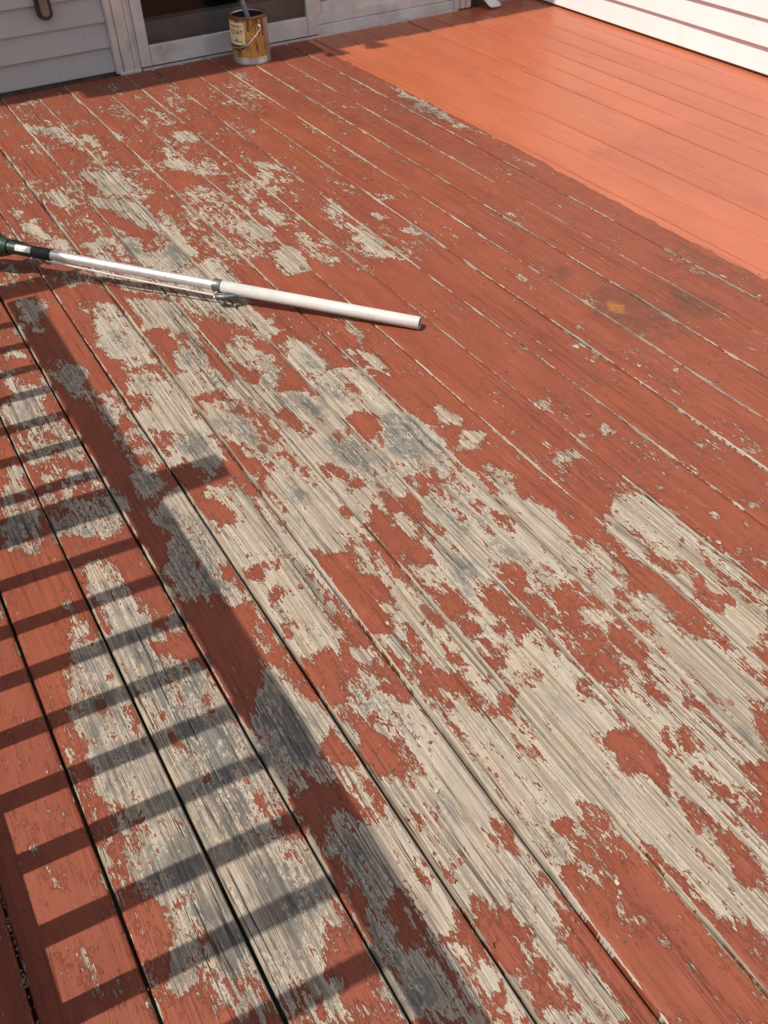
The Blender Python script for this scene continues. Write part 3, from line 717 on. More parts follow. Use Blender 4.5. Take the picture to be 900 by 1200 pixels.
D 1 2368 2429 2634 2457 2850 2419 3292 2374 2521 1708 2512 2004 2467 2169
D 0.45 2738 2518 3277 2361 2627 1799 2456 1872 2367 2380
D 0.3 3322 3855 3439 2501 2922 2055 3077 3490"""

# ------------------------------------------------------------------ wear map of the deck, in metres on the deck (traced patches)
DX0, DY0, RES = -0.9, -0.75, 0.005
NX, NY = int(4.7 / RES), int(5.2 / RES)
def rast(field, poly, val, mode='set'):
    px, py = poly[:, 0], poly[:, 1]
    i0, i1 = max(0, int((px.min() - DX0) / RES)), min(NX, int((px.max() - DX0) / RES) + 2)
    j0, j1 = max(0, int((py.min() - DY0) / RES)), min(NY, int((py.max() - DY0) / RES) + 2)
    if i1 <= i0 or j1 <= j0: return
    X = DX0 + (np.arange(i0, i1) + .5) * RES; Y = DY0 + (np.arange(j0, j1) + .5) * RES
    X, Y = np.meshgrid(X, Y); ins = np.zeros(X.shape, bool); n = len(px)
    for a in range(n):
        b = (a + 1) % n
        if py[a] == py[b]: continue
        c = (py[a] > Y) != (py[b] > Y)
        ins ^= c & (X < (px[b] - px[a]) * (Y - py[a]) / (py[b] - py[a]) + px[a])
    sub = field[j0:j1, i0:i1]; sub[ins] = val
def blur(F, r, rep=2):
    for _ in range(rep):
        for ax in (0, 1):
            G = np.zeros_like(F)
            for s in range(-r, r + 1): G += np.roll(F, s, ax)
            F = G / (2 * r + 1)
    return F
W_ = np.full((NY, NX), .15); G_ = np.full((NY, NX), .27); S_ = np.zeros((NY, NX)); Y_ = np.zeros((NY, NX)); D_ = np.zeros((NY, NX))
jn = int((.22 - DY0) / RES); W_[:jn, : int((1.6 - DX0) / RES)] = .62      # in front of the frame: half worn
for ln in WEAR.strip().split('\n'):
    t = ln.split(); q = np.array(t[2:], float).reshape(-1, 2) / 1000; v = float(t[1])
    rast({'P': W_, 'G': G_, 'S': S_, 'Y': Y_, 'D': D_}[t[0]], q, v)
def fbm(cx, cy, octv=5, seed=1):
    g = np.random.default_rng(seed); o = np.zeros((NY, NX)); amp = 1.0; tot = 0
    for i in range(octv):
        nx, ny = int(4.7 / cx) + 3, int(5.2 / cy) + 3; R_ = g.random((ny, nx)) - .5
        u = np.arange(NX) * RES / cx; v = np.arange(NY) * RES / cy; iu = u.astype(int); iv = v.astype(int)
        a = u - iu; c = v - iv; a = a * a * (3 - 2 * a); c = (c * c * (3 - 2 * c))[:, None]
        top = R_[iv][:, iu] * (1 - a) + R_[iv][:, iu + 1] * a; bot_ = R_[iv + 1][:, iu] * (1 - a) + R_[iv + 1][:, iu + 1] * a
        o += amp * (top * (1 - c) + bot_ * c); tot += amp; amp *= .62; cx = max(cx * .5, .008); cy = max(cy * .5, .008)
    return o / tot * 2
jj, ii = np.mgrid[0:NY, 0:NX]
wi = np.clip(ii + np.round(fbm(.05, .08, 4, 3) * 5).astype(int), 0, NX - 1); wj = np.clip(jj + np.round(fbm(.05, .08, 4, 4) * 9).astype(int), 0, NY - 1)
W_ = W_[wj, wi]; G_ = G_[wj, wi]                    # ragged outlines
W_ = W_ + .48 * fbm(.045, .10, 5, 8)
rem = np.clip(fbm(.06, .17, 5, 21) - .13, 0, .5) * 1.25                 # remnants of paint left along the grain of worn areas
W_ = W_ - rem * np.clip((W_ - .45) / .3, 0, 1)
W_ = .58 * blur(W_, 1, 2) + .42 * blur(W_, 8, 2); G_ = blur(G_, 3, 2); S_ = blur(S_, 5, 2); Y_ = blur(Y_, 3, 2); D_ = blur(D_, 4, 2)
def samp(F, x, y):
    fx = np.clip((x - DX0) / RES - .5, 0, NX - 1.001); fy = np.clip((y - DY0) / RES - .5, 0, NY - 1.001)
    i = fx.astype(int); j = fy.astype(int); a = fx - i; b = fy - j
    return (F[j, i] * (1 - a) + F[j, i + 1] * a) * (1 - b) + (F[j + 1, i] * (1 - a) + F[j + 1, i + 1] * a) * b

# ------------------------------------------------------------------ ground and deck
ground_me = bpy.data.meshes.new('ground')
ground_me.from_pydata([(-80, -80, -.62), (80, -80, -.62), (80, 80, -.62), (-80, 80, -.62)], [], [(0, 1, 2, 3)])
obj('ground', ground_me, M_SOIL, kind='structure')
PITCH, LINE0 = 0.143, -0.08684
YB0, YB1 = -0.7, 4.365
deck = empty('deck', (0, 0, 0), kind='structure')
deck['label'] = 'wooden deck of long boards with peeling brick red paint'
jb = bmesh.new()
for yy in np.arange(-.6, 4.4, .405): box(jb, -.78, 3.62, yy, yy + .038, -.2, -.0275)
box(jb, -.80, -.762, -.7, 4.37, -.2, -.0285)
obj('joist_frame', jb, M_FRAME, deck)

def board(k):
    x0 = LINE0 + k * PITCH; xc = x0 + PITCH / 2
    gap = (0.0053 if k < 3 else 0.0046 if k < 6 else 0.0038) if k < 16 else 0.0042
    gap *= rng.uniform(.85, 1.15); hw = (PITCH - gap) / 2
    if k == -2: hw -= .001
    prof = [(-hw, -.026), (-hw, -.0045), (-hw + .0012, -.0016), (-hw + .004, -.0003)]
    nin = 13 if k < 16 else 5
    inn = np.linspace(-hw + .008, hw - .008, nin)
    prof += [(a, 0.0) for a in inn] + [(-a, z) for a, z in prof[::-1]]
    A = np.array(prof); na = len(A)
    if k < 16: ys = np.concatenate([np.arange(YB0, .18, .05), np.arange(.18, 2.6, .0085), np.arange(2.6, YB1, .014), [YB1]])
    else: ys = np.concatenate([np.arange(YB0, YB1, .045), [YB1]])
    ny = len(ys)
    wob = .0009 * np.sin(ys * rng.uniform(1.2, 2.6) + rng.uniform(0, 6)) + .0004 * np.sin(ys * rng.uniform(5, 9) + rng.uniform(0, 6))
    zl = rng.uniform(-.0010, .0010) + .0008 * np.sin(ys * rng.uniform(.8, 2) + rng.uniform(0, 6))
    cup = rng.uniform(-.0012, .0016)
    X = A[None, :, 0] + wob[:, None]; Z = A[None, :, 1] + zl[:, None] + cup * (A[None, :, 0] / hw) ** 2 * (A[None, :, 1] > -.02)
    # nibbled, slightly splintered arrises
    ed = np.array([(i in (1, 2, na - 2, na - 3)) for i in range(na)])
    nib = rng.normal(0, .00016, (ny, na)) * ed[None, :]; Z = Z - np.abs(nib) * 1.3
    Y = np.repeat((ys - YB0)[:, None], na, 1)
    co = np.stack([X, Y, Z], -1).reshape(-1, 3)
    idx = np.arange(ny * na).reshape(ny, na)
    q = np.stack([idx[:-1, :-1], idx[:-1, 1:], idx[1:, 1:], idx[1:, :-1]], -1).reshape(-1, 4)[:, ::-1]
    bot = np.stack([idx[:-1, -1], idx[:-1, 0], idx[1:, 0], idx[1:, -1]], -1)[:, ::-1]
    faces = np.concatenate([q, bot])
    me = bpy.data.meshes.new('board')
    me.vertices.add(len(co)); me.vertices.foreach_set('co', co.ravel())
    me.loops.add(faces.size + 2 * na); me.polygons.add(len(faces) + 2)
    lv = np.concatenate([faces.ravel(), idx[0], idx[-1][::-1]])
    me.loops.foreach_set('vertex_index', lv)
    ls = np.concatenate([np.arange(len(faces)) * 4, [faces.size, faces.size + na]])
    me.polygons.foreach_set('loop_start', ls)
    me.update(calc_edges=True); me.validate()
    me.polygons.foreach_set('use_smooth', [True] * len(me.polygons)); me.set_sharp_from_angle(angle=math.radians(50))
    gx = (X + xc).ravel(); gy = (Y + YB0).ravel()
    def put(nm, v):
        a = me.attributes.new(nm, 'FLOAT', 'POINT'); a.data.foreach_set('value', v.astype(np.float32))
    put('wear', samp(W_, gx, gy)); put('grey', samp(G_, gx, gy)); put('stain', samp(S_, gx, gy)); put('yellow', samp(Y_, gx, gy)); put('dull', samp(D_, gx, gy))
    fr = np.zeros(len(gx))
    if k >= 16: fr[:] = 1
    elif k == 15: # the new coat laps a little over the last worn board, with a brushed edge
        fr = np.clip((gx - 2.168 - .006 * np.sin(gy * 2.7)) / .036 + .5, 0, 1)
    put('fresh', fr)
    e = np.clip((np.abs(np.tile(A[:, 0], ny)) - (hw - .0038)) / .0020, 0, 1)
    amt = 0.25 if k < 1 else .42 if k < 4 else .62
    left = (np.tile(A[:, 0], ny) < 0)
    e = e * np.where(left, amt, amt * .75); e[np.tile(A[:, 1], ny) < -.003] *= .4
    put('edge', e)
    obj('board', me, M_DECK, deck, (xc, YB0, 0))
for k in range(-5, 26): board(k)

# crumbs of soil and old paint caught in the joint nearest the railing
cb = bmesh.new()
for i in range(230):
    y = random.uniform(.25, 1.0); s = random.uniform(.0008, .0028)
    bmesh.ops.create_icosphere(cb, subdivisions=1, radius=s, matrix=Matrix.Translation((-.2300 + random.gauss(0, .0020), y, -.0075 + random.uniform(-.002, .005))) @ Matrix.Diagonal((1, random.uniform(.7, 2), .7, 1)))
obj('debris', cb, simple('pale_crumbs', (.36, .27, .15), .9, var=.6, scale=90), label='crumbs of dry debris caught in the dark board joint at the lower left', cat='debris', kind='stuff')
# loose chips of lifted paint lying about the worn boards
def chips(n, name, mat, label, seed):
    g = random.Random(seed); fb = bmesh.new(); c = 0
    while c < n:
        x, y = g.uniform(-.2, 2.1), g.uniform(.25, 3.9)
        wv = W_[int((y - DY0) / RES), int((x - DX0) / RES)]
        if not .3 < wv < .8: continue
        c += 1; m = g.randint(5, 7); s = g.uniform(.0018, .0055); a0 = g.uniform(0, 6.28); lift = g.uniform(.0008, .0026)
        top = [Vector((s * g.uniform(.6, 1.1) * math.cos(a0 + 6.283 * i / m), 1.6 * s * g.uniform(.6, 1.1) * math.sin(a0 + 6.283 * i / m), 0)) for i in range(m)]
        vs = [fb.verts.new((x + v.x, y + v.y, .0014 + lift * (v.length / s) ** 2 * (.5 + .5 * math.sin(3 * i + a0)))) for i, v in enumerate(top)]
        lo = [fb.verts.new(v.co - Vector((0, 0, .0004))) for v in vs]
        fb.faces.new(vs); fb.faces.new(lo[::-1])
        for i in range(m): fb.faces.new((lo[i], lo[(i + 1) % m], vs[(i + 1) % m], vs[i]))
    obj(name, fb, mat, label=label, cat='paint flakes', kind='stuff')
chips(330, 'red_paint_flakes', simple('red_flake', (.25, .066, .034), .6, var=.3, scale=60), 'tiny loose red paint flakes scattered over the worn boards', 3)
chips(55, 'pale_paint_flakes', simple('pale_flake', (.40, .34, .26), .7, var=.3, scale=60), 'tiny loose pale splinters scattered over the worn boards', 5)
# screw heads that the worn paint shows
sb = bmesh.new()
FAST = list(SCREWS)
for yy in np.arange(-.6 + .019, 4.4, .405):
    for k in range(-4, 16):
        for s in (-1, 1):
            if random.random() < .55: FAST.append((LINE0 + (k + .5) * PITCH + s * random.uniform(.036, .046), yy + random.gauss(0, .006), .0034))
for x, y, r in FAST:
    lathe(sb, [(0.0001, .0006), (r * .35, .0006), (r * .42, -.0004), (r * .5, .0009), (r * .9, .0008), (r, -.001)], 12, center=(x, y))
obj('screw_heads', sb, simple('worn_screw_metal', (.20, .13, .10), .5, metal=.4, var=.5, scale=60), deck, kind='stuff')

# ------------------------------------------------------------------ house: two walls meeting at the corner, sliding door
YW = 4.385; XW = 3.612; CO = 0.1038; ZT = 2.52
house = empty('house', (1.2, YW, 0), label='white sided house wall with sliding glass door behind the deck', cat='house')
def hp(name, me, mat, **kw):                       # part in world coordinates
    o = obj(name, me, mat, **kw); o.parent = house; o.location = o.location - house.location if False else Vector((-1.2, -YW, 0)); return o
CP = [(.010, .0), (-.0125, .0), (-.0145, .003), (-.0140, .008), (-.0010, CO - .001), (-.0005, CO + .012), (.010, CO + .012)]
def course_mesh(x0, x1):
    s1, s2 = random.uniform(0, 6), random.uniform(2, 4)
    return extrude_x(bmesh.new(), CP, x0, x1, max(2, int((x1 - x0) / .25)), lambda x: .0009 * math.sin(x * s2 + s1))
z0 = 0.016
nrow = int((ZT - z0) / CO)
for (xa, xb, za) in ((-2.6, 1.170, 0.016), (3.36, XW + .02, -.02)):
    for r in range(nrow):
        bm = course_mesh(xa, xb); bmesh.ops.translate(bm, verts=bm.verts, vec=(0, YW, za + r * CO)); hp('siding_board', bm, M_SIDE_SHADE)
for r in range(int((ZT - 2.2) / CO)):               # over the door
    bm = course_mesh(1.171, 3.359); bmesh.ops.translate(bm, verts=bm.verts, vec=(0, YW, 2.19 + r * CO)); hp('siding_board', bm, M_SIDE_SHADE)
zr0 = 0.010
for r in range(nrow):                               # right wall, facing the sun
    bm = course_mesh(-1.5, 4.36)                    # built along x, then turned to run along y
    bmesh.ops.rotate(bm, verts=bm.verts, cent=(0, 0, 0), matrix=Matrix.Rotation(-math.pi / 2, 3, 'Z'))
    # x -> -y ; outward -y -> -x
    bmesh.ops.translate(bm, verts=bm.verts, vec=(XW, 2.86, zr0 + r * CO)); hp('siding_board', bm, M_SIDE)
# sheathing behind the courses
hp('wall_core', bx(-2.6, 1.20, YW + .011, YW + .15, -.6, ZT), M_FRAME)
hp('wall_core', bx(3.20, XW + .15, YW + .0115, YW + .15, -.6, ZT), M_FRAME)
hp('wall_core', bx(1.201, 3.199, YW + .011, YW + .15, 2.10, ZT), M_FRAME)
hp('wall_core', bx(XW + .011, XW + .15, -1.5, YW + .011, -.6, ZT), M_FRAME)
hp('corner_trim', bx(XW - .045, XW - .013, YW - .045, YW - .0155, 0.004, ZT, bev=.003), M_SIDE)
# starter strip under the lowest course
hp('base_strip', bx(-2.6, 1.165, YW - .004, YW + .010, -.03, .022), M_FRAME)
hp('base_strip', bx(XW - .002, XW + .0105, -1.5, YW - .05, -.03, .016), M_FRAME)
# eave with gutter
hp('soffit', bx(-.46, XW + .3, YW - .125, YW + .2, ZT + .001, ZT + .05), M_TRIM)
gm = bmesh.new(); extrude_x(gm, [(YW - .126, ZT + .0), (YW - .128, ZT + .13), (YW - .120, ZT + .13), (YW - .118, ZT + .055), (YW - .03, ZT + .055), (YW - .03, ZT + .0515), (YW - .12, ZT + .0515)], -.46, XW + .3)
hp('gutter', gm, M_TRIM)

# door
door = hp('sliding_door', bx(1.232, 3.13, YW - .034, YW + .11, -.022, -.002, bev=.002), M_ALU_WHITE)      # track sill
def dp(name, me, mat, par=None):
    o = obj(name, me, mat); o.parent = door; return o
def casing(x0, x1, z1):
    prof_x = [x0, x0 + .012, x0 + .018, x1 - .030, x1 - .024, x1]
    bm = bmesh.new(); box(bm, x0, x1, YW - .018, YW + .02, .004, z1, bev=.003); box(bm, x0 + .004, x0 + .030, YW - .028, YW - .0185, .006, z1, bev=.003); box(bm, x0 + .036, x1 - .006, YW - .024, YW - .0187, .0045, z1, bev=.003)
    return bm
hp('door_casing', casing(1.172, 1.262, 2.19), M_TRIM); hp('door_casing', casing(3.13, 3.205, 2.19), M_TRIM)
hp('door_casing', bx(1.172, 3.205, YW - .019, YW + .02, 2.1, 2.188, bev=.003), M_TRIM)
hp('casing_foot', bx(1.185, 1.285, YW - .036, YW - .006, -.001, .012, bev=.003), M_TRIM)
dp('jamb', bx(1.263, 1.276, YW - .016, YW + .10, -.0015, 2.095, bev=.0015), M_ALU_WHITE)
dp('jamb', bx(1.2775, 1.296, YW - .008, YW + .10, -.001, 2.095, bev=.0015), M_ALU_WHITE)
dp('jamb', bx(3.10, 3.128, YW - .012, YW + .10, -.0015, 2.095, bev=.0015), M_ALU_WHITE)
dp('track', bx(1.297, 3.099, YW - .030, YW - .024, -.0015, .010, bev=.001), M_ALU)
dp('track', bx(1.297, 3.099, YW + .028, YW + .033, -.0015, .012, bev=.001), M_ALU)
YP = YW - .008                                         # sliding leaf
dp('stile', bx(1.297, 1.347, YP - .012, YP + .02, .0125, 2.09, bev=.003), M_ALU_WHITE)
dp('stile', bx(2.186, 2.246, YP - .012, YP + .02, .0125, 2.09, bev=.003), M_ALU_WHITE)
dp('bottom_rail', bx(1.3485, 2.1845, YP - .011, YP + .019, .0128, .099, bev=.003), M_ALU_WHITE)
dp('top_rail', bx(1.3485, 2.1845, YP - .011, YP + .019, 2.0, 2.0895, bev=.003), M_ALU_WHITE)
dp('glass_pane', bx(1.3475, 2.1855, YP + .004, YP + .009, .0995, 1.9995), M_GLASS)
YQ = YW + .03                                          # fixed leaf, set back
dp('stile', bx(2.2475, 2.29, YQ - .006, YQ + .03, .0135, 2.09, bev=.002), M_ALU_WHITE)
dp('stile', bx(3.04, 3.0985, YQ - .006, YQ + .03, .0135, 2.09, bev=.002), M_ALU_WHITE)
lower = bmesh.new(); box(lower, 2.2475, 3.0985, YW - .005, YW + .0225, -.0012, .048, bev=.002); box(lower, 2.2475, 3.0985, YW + .004, YW + .0226, .050, .094, bev=.002)
dp('sill_panel', lower, M_ALU_WHITE)
dp('bottom_rail', bx(2.2915, 3.0385, YQ - .007, YQ + .029, .0135, .145, bev=.003), M_ALU_WHITE)
dp('top_rail', bx(2.2915, 3.0385, YQ - .007, YQ + .029, 2.0, 2.0895, bev=.003), M_ALU_WHITE)
dp('glass_pane', bx(2.2905, 3.0395, YQ + .010, YQ + .015, .1455, 1.9995), M_GLASS)
# dim room behind the glass
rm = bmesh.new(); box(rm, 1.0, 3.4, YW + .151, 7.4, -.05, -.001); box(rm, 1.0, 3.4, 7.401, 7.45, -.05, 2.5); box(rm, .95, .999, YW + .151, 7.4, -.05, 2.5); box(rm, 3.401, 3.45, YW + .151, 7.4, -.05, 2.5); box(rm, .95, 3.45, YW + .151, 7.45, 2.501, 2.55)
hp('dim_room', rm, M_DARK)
hp('inner_sill', bx(1.30, 3.10, YW + .075, YW + .149, .002, .175, bev=.004), simple('grey_inner_sill', (.24, .25, .26), .6))

# downspout with kicked-out foot beside the door
ds = empty('downspout', (3.27, YW - .05, .02), label='white downspout with flared foot beside the right end of the sliding door', cat='downspout')
b = bmesh.new(); box(b, -.028, .028, -.012, .026, .075, 2.47, bev=.006); obj('pipe', b, M_SIDE, ds)
b = bmesh.new()
secs = [((0, .006, .08), .031, .023), ((.004, -.004, .05), .033, .025), ((.016, -.022, .022), .036, .026), ((.030, -.05, .004), .042, .024)]
rings = []
for (cx, cy, cz), wx, wy in secs:
    rings.append([b.verts.new((cx + wx * math.copysign(abs(math.cos(t)) ** .5, math.cos(t)), cy + wy * math.copysign(abs(math.sin(t)) ** .5, math.sin(t)), cz + (.012 * math.sin(t) if cz < .03 else 0) )) for t in [2 * math.pi * i / 20 for i in range(20)]])
for A, B in zip(rings, rings[1:]):
    for i in range(20): b.faces.new((A[i], A[(i + 1) % 20], B[(i + 1) % 20], B[i]))
o = obj('elbow', b, M_SIDE, ds, smooth=True); md = o.modifiers.new('thickness', 'SOLIDIFY'); md.thickness = .002

# bronze bracket hanging on the siding
br = empty('wall_bracket', (.914, YW - .02, .30), label='dark bracket with a tan tongue hanging on the shaded white siding left of the door', cat='bracket')
def tongue(wd, y0, y1, zb, zt):
    bm = bmesh.new(); o = []
    for i in range(13):
        t = math.pi + math.pi * i / 12; o.append((wd * math.cos(t), zb + wd * .8 + wd * .8 * math.sin(t)))
    o += [(wd * .96, zt), (-wd * .96, zt)]
    A = [bm.verts.new((x, y0, z)) for x, z in o]; B = [bm.verts.new((x, y1, z)) for x, z in o]
    bm.faces.new(A); bm.faces.new(B[::-1])
    for i in range(len(o)): bm.faces.new((A[i], A[(i + 1) % len(o)], B[(i + 1) % len(o)], B[i]))
    bmesh.ops.bevel(bm, geom=[e for e in bm.edges if all(v.co.y == y0 for v in e.verts)], offset=.004, segments=2, affect='EDGES')
    return bm
obj('back_plate', tongue(.033, -.014, .008, -.028, .20), M_BRONZE, br, smooth=True)
obj('tongue', tongue(.017, -.030, -.0142, -.010, .19), M_TAN, br, smooth=True)
# unseen twin-headed shape added under the eave to cast shadow lobes by the door
fl = empty('shadow_caster', (1.02, YW - .012, 2.30), label='added white twin-headed shadow caster under the eave, out of view above the sliding door', cat='shadow_caster')
b = lathe(bmesh.new(), [(.001, 0), (.055, 0), (.055, .02), (.048, .028), (.001, .03)], 24); bmesh.ops.rotate(b, verts=b.verts, cent=(0, 0, 0), matrix=Matrix.Rotation(math.pi / 2, 3, 'X')); obj('mount_plate', b, M_SIDE, fl, smooth=True)
for s in (-1, 1):
    a0 = Vector((s * .02, -.03, 0)); a1 = Vector((s * .105, -.13, -.005)); a2 = Vector((s * .112, -.215, -.03))
    obj('arm', tube(bmesh.new(), [a0, (a0 + a1) / 2, a1], .011, 10), M_SIDE, fl, smooth=True)
    obj('caster_head', tube(bmesh.new(), [a1, a1.lerp(a2, .25), a1.lerp(a2, .6), a2], [.022, .034, .048, .055], 20), M_SIDE, fl, smooth=True)

# ------------------------------------------------------------------ railing at the left edge of the deck (outside the frame, throws the striped shadow)
XR = -.305
rail = empty('deck_railing', (XR, 1.2, 0), label='red painted deck railing with square balusters along the left edge of the boards', cat='railing')
def rp(name, me): o = obj(name, me, M_RAILP); o.parent = rail; o.location = (-XR, -1.2, 0); return o
rp('top_rail', bx(XR, XR + .038, -.7, 2.57, .911, 1.0, bev=.003)); rp('bottom_rail', bx(XR, XR + .038, -.7, 2.57, .045, .134, bev=.003))
for yc in (2.635, 1.565, -.3):
    rp('post', bx(XR - .026, XR + .064, yc - .045, yc + .045, -.2, 1.243, bev=.004))
ys_b = [2.44, 2.31, 2.185, 2.065, 1.935, 1.807, 1.67, 1.41, 1.285, 1.164, 1.043, .92, .804, .68, .56, .437, .315, .19, .07, -.055, -.18]
p0 = bx(-.017, .017, -.017, .017, 0, .775, bev=.002); pm = bpy.data.meshes.new('baluster'); p0.to_mesh(pm); p0.free(); pm.materials.append(M_RAILP)
for yc in ys_b:
    o = bpy.data.objects.new('baluster', pm); C.objects.link(o); o.parent = rail; o.location = (.019, yc - 1.2, .135)

# ------------------------------------------------------------------ telescopic pole lying on the boards
T = Vector((1.153, 1.741, .0180)); E = Vector((.271, 2.701, .088)); pd = (E - T).normalized()
pole = empty('extension_pole', T, label='pale telescopic pole with black sleeve and green head lying across the boards', cat='pole')
L = (E - T).length
def at(t): return pd * (t * L)
t1, t2 = .465, .875
b = tube(bmesh.new(), [at(0), at(.002), at(t1)], [.0172, .0177, .0177], 28, cap=False)
# open, hollow end
inner = tube(bmesh.new(), [at(0), at(.06)], [.015, .015], 28, cap=True)
o = obj('outer_tube', b, M_CREAM, pole, smooth=True); md = o.modifiers.new('wall', 'SOLIDIFY'); md.thickness = .0022; md.offset = -1
obj('end_hole_shade', tube(bmesh.new(), [at(.003), at(.005)], .0152, 20), M_BLACK, pole)  # black disc paints the darkness inside the open tube end
obj('inner_tube', tube(bmesh.new(), [at(t1 - .03), at(t2 + .02)], .0146, 24), M_ALU, pole, smooth=True)
obj('collar', tube(bmesh.new(), [at(t1 - .012), at(t1 - .010), at(t1 + .006), at(t1 + .008)], [.0185, .0200, .0200, .0172], 24), M_GREYM, pole, smooth=True)
side = pd.cross(Vector((0, 0, 1))).normalized(); upv = side.cross(pd).normalized()
# which side faces the camera (lower in the picture)
toward = -side if (-side).dot(Vector((-1, -1, 0))) > side.dot(Vector((-1, -1, 0))) else side
def off(t, s, u): return at(t) + toward * s + upv * u
b = tube(bmesh.new(), [off(t1 - .055, .012, -.012), off(t1 - .03, .030, -.014), off(t1 - .012, .034, -.016), off(t1 - .005, .024, -.014)], [.006, .0095, .010, .007], 12)
obj('clamp_lever', b, M_GREYM, pole, smooth=True)
obj('clamp_pin', tube(bmesh.new(), [off(t1 - .004, .017, -.012), off(t1 - .004, .036, -.020)], .0042, 10), M_STICK, pole, smooth=True)
obj('pull_rod', tube(bmesh.new(), [off(t1 + .0, .020, -.020), off(.65, .0185, -.0195), off(t2 + .01, .014, -.014)], .0030, 8), M_ALU, pole, smooth=True)
obj('sleeve', tube(bmesh.new(), [at(t2), at(t2 + .003), at(t2 + .045), at(t2 + .05)], [.016, .0178, .0178, .0165], 24), M_BLACK, pole, smooth=True)
obj('socket', tube(bmesh.new(), [at(t2 + .05), at(t2 + .055), at(.965), at(1.0)], [.0165, .0185, .018, .021], 24), M_GREEN, pole, smooth=True)
a = at(.95); stk = bmesh.new()
n_out = (toward * .75 + upv * .66).normalized()
for i in range(5):
    th = -.5 + i * .25; d = (n_out * math.cos(th) + pd.cross(n_out) * math.sin(th)) * .0190
    for tt in (.922, .962): stk.verts.new(at(tt) + d)
stk.verts.ensure_lookup_table()
for i in range(4): stk.faces.new((stk.verts[2 * i], stk.verts[2 * i + 1], stk.verts[2 * i + 3], stk.verts[2 * i + 2]))
obj('sticker', stk, M_STICK, pole)
hd = tube(bmesh.new(), [at(.985), at(1.01), at(1.05), at(1.09), at(1.12)], [.024, .034, .038, .034, .022], 20)
obj('head', hd, M_GREEN, pole, smooth=True)
hb = tube(bmesh.new(), [at(1.03) + upv * .0, at(1.04) - toward * .02 + upv * .09, at(1.05) - toward * .05 + upv * .15], [.032, .032, .024], 16); obj('bracket', hb, M_GREEN, pole, smooth=True)
obj('lever', tube(bmesh.new(), [off(1.02, -.015, .0), off(1.0, -.05, -.01), off(.975, -.062, -.02), off(.955, -.055, -.025)], [.008, .007, .006, .005], 10), M_BLACK, pole, smooth=True)
obj('jaw', tube(bmesh.new(), [off(1.06, .02, -.01), off(1.07, .05, -.03), off(1.04, .07, -.05)], [.014, .012, .008], 10), M_GREYM, pole, smooth=True)

# ------------------------------------------------------------------ paint can with brush
CR, CH = .0885, .203; CX, CY = 1.800, 4.219
FAZ = math.radians(-113.2)
can = empty('paint_can', (CX, CY, 0.0005), label='open one gallon paint can with woodgrain print and cream label before the sliding door', cat='paint can')
b = lathe(bmesh.new(), [(.001, .004), (CR - .006, .004), (CR - .003, .0), (CR + .001, .001), (CR + .0015, .005), (CR, .009), (CR, CH - .010), (CR + .002, CH - .007), (CR + .002, CH - .002), (CR, CH), (CR - .006, CH + .0005), (CR - .010, CH - .003), (CR - .011, CH - .008), (CR - .004, CH - .012), (CR - .003, .03), (.001, .028)], 64)
obj('body', b, M_STEEL, can, smooth=True)
def wrap(d0, d1, z0, z1, r, seg=40):
    return lathe(bmesh.new(), [(r - .0006, z0 - .0002), (r, z0), (r, z1), (r - .0006, z1 + .0002)], seg, FAZ + math.radians(d0), FAZ + math.radians(d1))
obj('woodgrain_print', wrap(-175, 56, .032, CH - .012, CR + .0006, 90), M_PRINT, can, smooth=True)
obj('rust_band', wrap(-180, 180, CH - .012, CH - .0072, CR + .0024, 90), M_RUST, can, smooth=True)
obj('rim_paint', lathe(bmesh.new(), [(CR + .0028, CH - .012), (CR + .0028, CH - .002), (CR + .0006, CH + .0012), (CR - .0065, CH + .0015), (CR - .0107, CH - .003)], 64), M_RUST, can, smooth=True)
obj('label', wrap(-85, -15, .086, .180, CR + .0011), M_LABELC, can, smooth=True)
# green arc beneath the label
ga = bmesh.new(); up_, lo_ = [], []
for i in range(41):
    d = -86 + i * (86 - 8) / 40; s = math.sin((i / 40) * math.pi); zc = .088 - .012 * s; hh = .005 + .011 * s
    aa = FAZ + math.radians(d); r = CR + .0017
    up_.append(ga.verts.new((r * math.cos(aa), r * math.sin(aa), zc + hh * .6))); lo_.append(ga.verts.new((r * math.cos(aa), r * math.sin(aa), zc - hh)))
for i in range(40): ga.faces.new((lo_[i], lo_[i + 1], up_[i + 1], up_[i]))
obj('green_band', ga, M_LABELG, can, smooth=True)
def wrap_text(txt, size, d_right, z, r, mat, name='lettering'):
    cu = bpy.data.curves.new('t', 'FONT'); cu.body = txt; cu.size = size; cu.align_x = 'RIGHT'; cu.extrude = .0; cu.offset = size * .012
    to = bpy.data.objects.new('t', cu); C.objects.link(to)
    dg = bpy.context.evaluated_depsgraph_get(); me = bpy.data.meshes.new_from_object(to.evaluated_get(dg)); bpy.data.objects.remove(to)
    for v in me.vertices:
        aa = FAZ + math.radians(d_right) + v.co.x / r; v.co = (r * math.cos(aa), r * math.sin(aa), z + v.co.y)
    return obj(name, me, mat, can)
wrap_text('COAT', .026, -20, .132, CR + .0020, M_INK)
dm = bmesh.new()                                    # small brown drop mark under the word
cen = FAZ + math.radians(-44)
rr = [dm.verts.new(((CR + .0018) * math.cos(cen + .07 * math.cos(t) * (1 if math.sin(t) < 0 else .5)), (CR + .0018) * math.sin(cen + .07 * math.cos(t) * (1 if math.sin(t) < 0 else .5)), .108 + .010 * math.sin(t))) for t in [2 * math.pi * i / 14 for i in range(14)]]
dm.faces.new(rr); obj('label_mark', dm, M_INK, can)
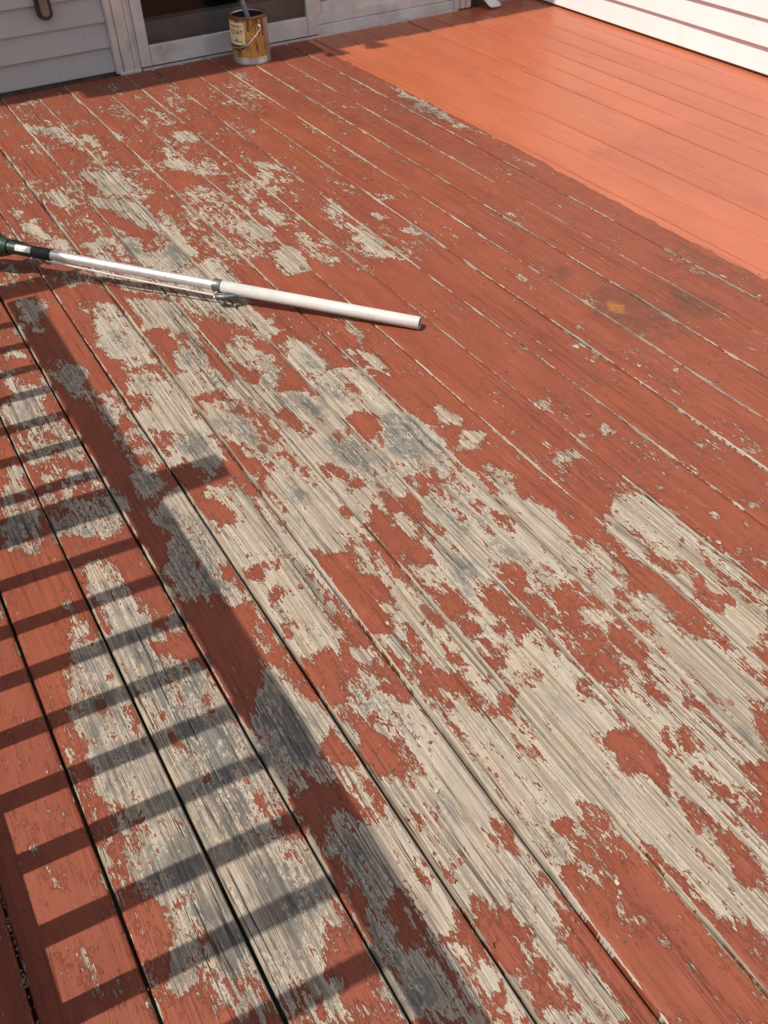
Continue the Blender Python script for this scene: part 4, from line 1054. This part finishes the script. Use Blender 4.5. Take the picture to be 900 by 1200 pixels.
for zz, d0, d1 in ((.166, -72, -22), (.160, -64, -30), (.100, -66, -24)):
    obj('label_line', wrap(d0, d1, zz, zz + .0022, CR + .0018, 16), M_INK, can)
for d0, zl, wd in ((-4, .145, 3.0), (14, .168, 2.2), (43, .120, 3.6), (24, .176, 4.0), (-38, .180, 2.5)):
    obj('paint_drip', wrap(d0 - wd, d0 + wd, zl, CH - .011, CR + .0026, 6), M_RUST, can, smooth=True)
obj('seam', wrap(57, 84, .008, CH - .011, CR + .0010, 16), M_STEEL, can, smooth=True)
def cyl(d, r, z): aa = FAZ + math.radians(d); return Vector((r * math.cos(aa), r * math.sin(aa), z))
ear = bmesh.new(); d0 = cyl(33, 1, 0); bmesh.ops.create_uvsphere(ear, u_segments=14, v_segments=8, radius=.0085, matrix=Matrix.Translation(cyl(33, CR + .002, .163)))
obj('bail_ear', ear, M_STEEL, can, smooth=True)
obj('bail', tube(bmesh.new(), [cyl(33, CR + .010, .163), cyl(32, CR + .012, .156), cyl(20, CR + .014, .135), cyl(5, CR + .016, .112), cyl(-8, CR + .016, .092), cyl(-30, CR + .015, .078), cyl(-65, CR + .014, .072), cyl(-105, CR + .013, .090), cyl(-135, CR + .012, .13), cyl(-147, CR + .008, .163)], .0023, 8), M_STEEL, can, smooth=True)
obj('inside_dark_cover', lathe(bmesh.new(), [(CR - .0042, .097), (CR - .0045, CH - .0125), (CR - .0105, CH - .0085)], 48), simple('dark_can_inside', (.05, .03, .03), .5), can, smooth=True)  # dark cover added over the bright steel so the inside looks dark
obj('paint', lathe(bmesh.new(), [(.0005, .0962), (CR - .0036, .0962), (CR - .0036, .0965), (.0005, .0965)], 40), simple('old_paint', (.10, .03, .02), .3), can)
brush = empty('paint_brush', (CX, CY, .10), label='blue grey paint brush handle standing in the open paint can', cat='paint brush')
obj('handle', tube(bmesh.new(), [(.012, .010, .06), (.004, .03, .11), (-.004, .045, .17), (-.012, .058, .24), (-.016, .065, .27)], [.010, .0115, .010, .012, .008], 14), M_BRUSH, brush, smooth=True)
obj('ferrule', bx(.000, .034, -.02, .022, -.0, .062, bev=.003), M_STEEL, brush)
